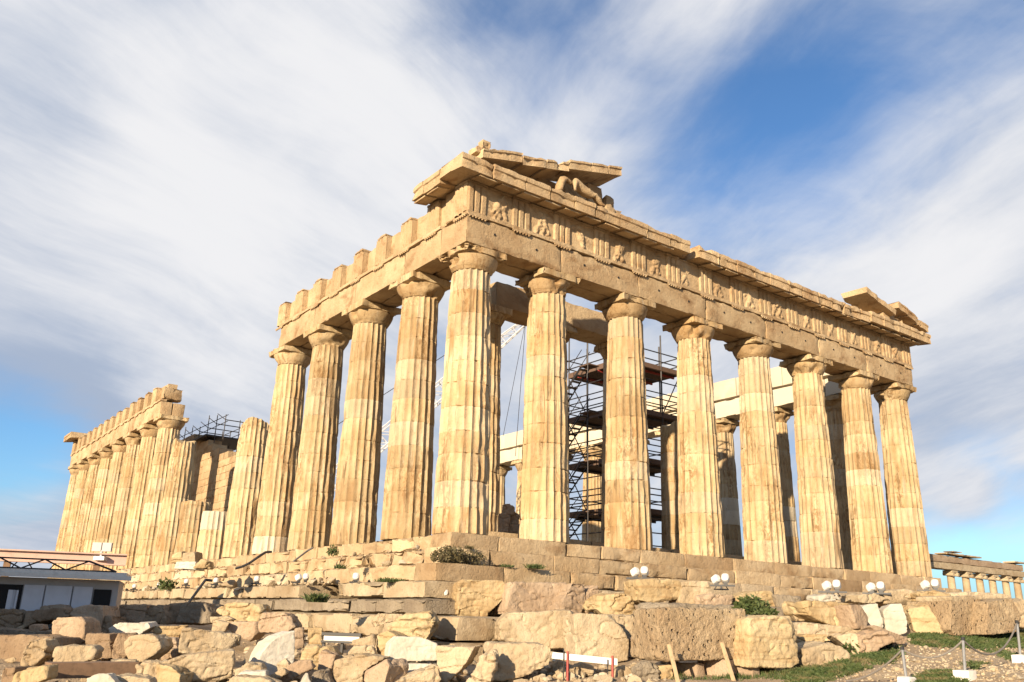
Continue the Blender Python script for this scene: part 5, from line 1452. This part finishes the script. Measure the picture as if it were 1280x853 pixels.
rg = random.Random(77); V = []; F = []
GR = [([(0, 690), (130, 705), (290, 662), (420, 615), (560, 585), (575, 640), (480, 690), (250, 760), (100, 800), (-60, 830), (-60, 720)], 2600),
      ([(640, 520), (900, 515), (1280, 490), (1300, 620), (1210, 670), (1120, 630), (1000, 605), (800, 600), (650, 580)], 3000),
      ([(640, 785), (760, 735), (930, 735), (900, 800), (700, 830)], 900), ([(960, 690), (1050, 680), (1010, 720)], 120)]
ox, oy, sc = CROP['F']
for poly, n in GR:
    bx = [p[0] for p in poly]; by = [p[1] for p in poly]; XY = []
    while len(XY) < n:
        x, y = rg.uniform(min(bx), max(bx)), rg.uniform(min(by), max(by))
        if inpoly(x, y, poly): XY.append((x, y))
    if not XY: continue
    XY = np.array(XY); HP = hits(ox+XY[:, 0]/sc, oy+XY[:, 1]/sc); nv = vnoise(np.stack([HP[:, 0]*1.1, HP[:, 1]*1.1, HP[:, 0]*0], 1), 4)
    for P, q in zip(HP, nv):
        if q < rg.uniform(.15, .6): continue
        P = Vector(P)
        for _ in range(5):
            a = rg.uniform(0, 2*PI); h = rg.uniform(.04, .12); s_ = rg.uniform(.008, .018); c = P+Vector((rg.gauss(0, .06), rg.gauss(0, .06), -.02)); b = len(V); u = Vector((math.cos(a), math.sin(a), 0))
            ln = Vector((rg.gauss(0, .04), rg.gauss(0, .04), 0))
            V += [c-u*s_, c+u*s_, c+ln*.6+Vector((0, 0, h*.7))+u*s_*.6, c+ln*1.6+Vector((0, 0, h))]; F.append([b, b+1, b+2, b+3])
# grass below the great propped block
for (xa, xb, ya, yb, n) in ((840, 1010, 832, 850, 900), (860, 990, 826, 836, 400)):
    for P in hits([rg.uniform(xa, xb) for _ in range(n)], [rg.uniform(ya, yb) for _ in range(n)]):
        P = Vector(P)
        if vnoise(np.array([[P.x*1.3, P.y*1.3, 1]]), 8)[0] < .42: continue
        for _ in range(5):
            a = rg.uniform(0, 2*PI); h = rg.uniform(.05, .14); s_ = .013; c = P+Vector((rg.gauss(0, .07), rg.gauss(0, .07), -.02)); b = len(V); u = Vector((math.cos(a), math.sin(a), 0))
            V += [c-u*s_, c+u*s_, c+Vector((rg.gauss(0, .04), rg.gauss(0, .04), h))]; F.append([b, b+1, b+2])
o = MB().add([tuple(v) for v in V], F).build('grass', M['grass'], smooth=False); tag(o, 'short green grass on both sides of the gravel path at the right', 'grass', kind='stuff')


def stones(name, mat, spots, label, cat):
    base = []
    for k in range(6):
        bm = bmesh.new(); bmesh.ops.create_icosphere(bm, subdivisions=2, radius=1)
        co = np.array([v.co[:] for v in bm.verts]); n = co*1.0
        rr = random.Random(k)
        for q in range(11):
            d = np.array([rr.gauss(0, 1), rr.gauss(0, 1), rr.gauss(0, 1)]); d /= np.linalg.norm(d); h = rr.uniform(.35, .7)
            t = co@d; co = co-np.outer(np.clip(t-h, 0, 9), d)
        co *= np.array([1, rr.uniform(.6, .9), rr.uniform(.45, .75)])*(1+(fbm(n*2+k*9, k, 3)-.5)[:, None]*.35)
        base.append((co, np.array([[v.index for v in f.verts] for f in bm.faces]))); bm.free()
    mb = MB(); rr = random.Random(5)
    for (P, s_) in spots:
        co, fc = base[rr.randrange(6)]; a = rr.uniform(0, 2*PI); ca, sa = math.cos(a), math.sin(a)
        mb.add(co*s_ @ np.array([[ca, sa, 0], [-sa, ca, 0], [0, 0, 1]])+np.array([P[0], P[1], P[2]+s_*.25]), fc, (rr.uniform(-1.5, 1.5), max(0, rr.gauss(0, .3)), max(0, rr.gauss(.1, .45))))
    o = mb.build(name, M[mat], sharp=40); tag(o, label, cat, kind='stuff')


sp = []
for _ in range(1100):
    px = rg.uniform(-20, 800); D = rg.uniform(16.5, 30 if px < 480 else 24.5); P = at(px, 800, D); z = gz1(P[0], P[1]); s_ = min(.34, .035+abs(rg.gauss(0, .085)))
    sp.append(((P[0], P[1], z), s_))
for _ in range(700):
    px = rg.uniform(250, 830); D = rg.uniform(16.8, 22); P = at(px, 800, D); sp.append(((P[0], P[1], gz1(P[0], P[1])), .03+abs(rg.gauss(0, .06))))
for _ in range(420):
    k = rg.choice((0, 0, 0, 1, 2)); yy = rg.uniform(1, 46)
    xx, zz = ((rg.uniform(-2.25, -1.45), -1.655), (rg.uniform(-1.35, -.75), -1.1), (rg.uniform(-.65, -.1), -.55))[k]
    if vnoise(np.array([[yy*.35, k, 0]]), 3)[0] < .45: continue
    sp.append(((xx, yy, zz), .04+abs(rg.gauss(0, (.15 if yy > 9 else .09) if k == 0 else .07))))
stones('rubble', 'lime', sp, 'small loose rubble stones filling the ground between the big blocks', 'rubble')
sp = []
for P in hits([rg.uniform(1020, 1285) for _ in range(2200)], [rg.uniform(798, 853) for _ in range(2200)]):
    sp.append((tuple(P), rg.uniform(.012, .05)*(2.2 if rg.random() < .04 else 1)))
stones('gravel', 'lime', sp, 'pale gravel on the path at the lower right', 'gravel')

# ------------------------------------------------------------------ unseen shed added at left so its shade falls on the hut and rear stones
zS = gz1(-22, 1)-.2
sh = empty('unseen_shed', (-22.2, 1.0, zS), 'plain grey unseen shed added for its shade, with low pitched roof, left of the hut and outside the picture', 'shed')
mb = MB(); mb.box((0, 0, 2.75), (4.2, 8.8, 5.5)); fixn(mb.build('wall', M['hutw'], sh))
mb = MB(); V = [(sx*2.5, y, 5.45) for y in (-4.7, 4.7) for sx in (-1, 1)]+[(0, -4.7, 6.2), (0, 4.7, 6.2)]+[(sx*2.5, y, 5.57) for y in (-4.7, 4.7) for sx in (-1, 1)]+[(0, -4.7, 6.32), (0, 4.7, 6.32)]
mb.add(V, [[0, 4, 5, 2], [4, 1, 3, 5], [6, 8, 11, 10], [10, 11, 9, 7], [0, 6, 10, 4], [4, 10, 7, 1], [2, 5, 11, 8], [5, 3, 9, 11], [0, 2, 8, 6], [1, 7, 9, 3]]); fixn(mb.build('roof', M['beamp'], sh))
mb = MB(); mb.box((2.11, -2.6, 1.05), (.06, 1.0, 2.1)); fixn(mb.build('door', M['oldwood'], sh))
for y in (-.3, 2.4):
    mb = MB(); mb.box((2.11, y, 1.7), (.06, 1.4, 1.1)); wnd = fixn(mb.build('window', M['hutp'], sh))
    mb = MB(); mb.box((2.15, y, 1.7), (.03, 1.2, .9)); fixn(mb.build('pane', M['glass'], wnd))
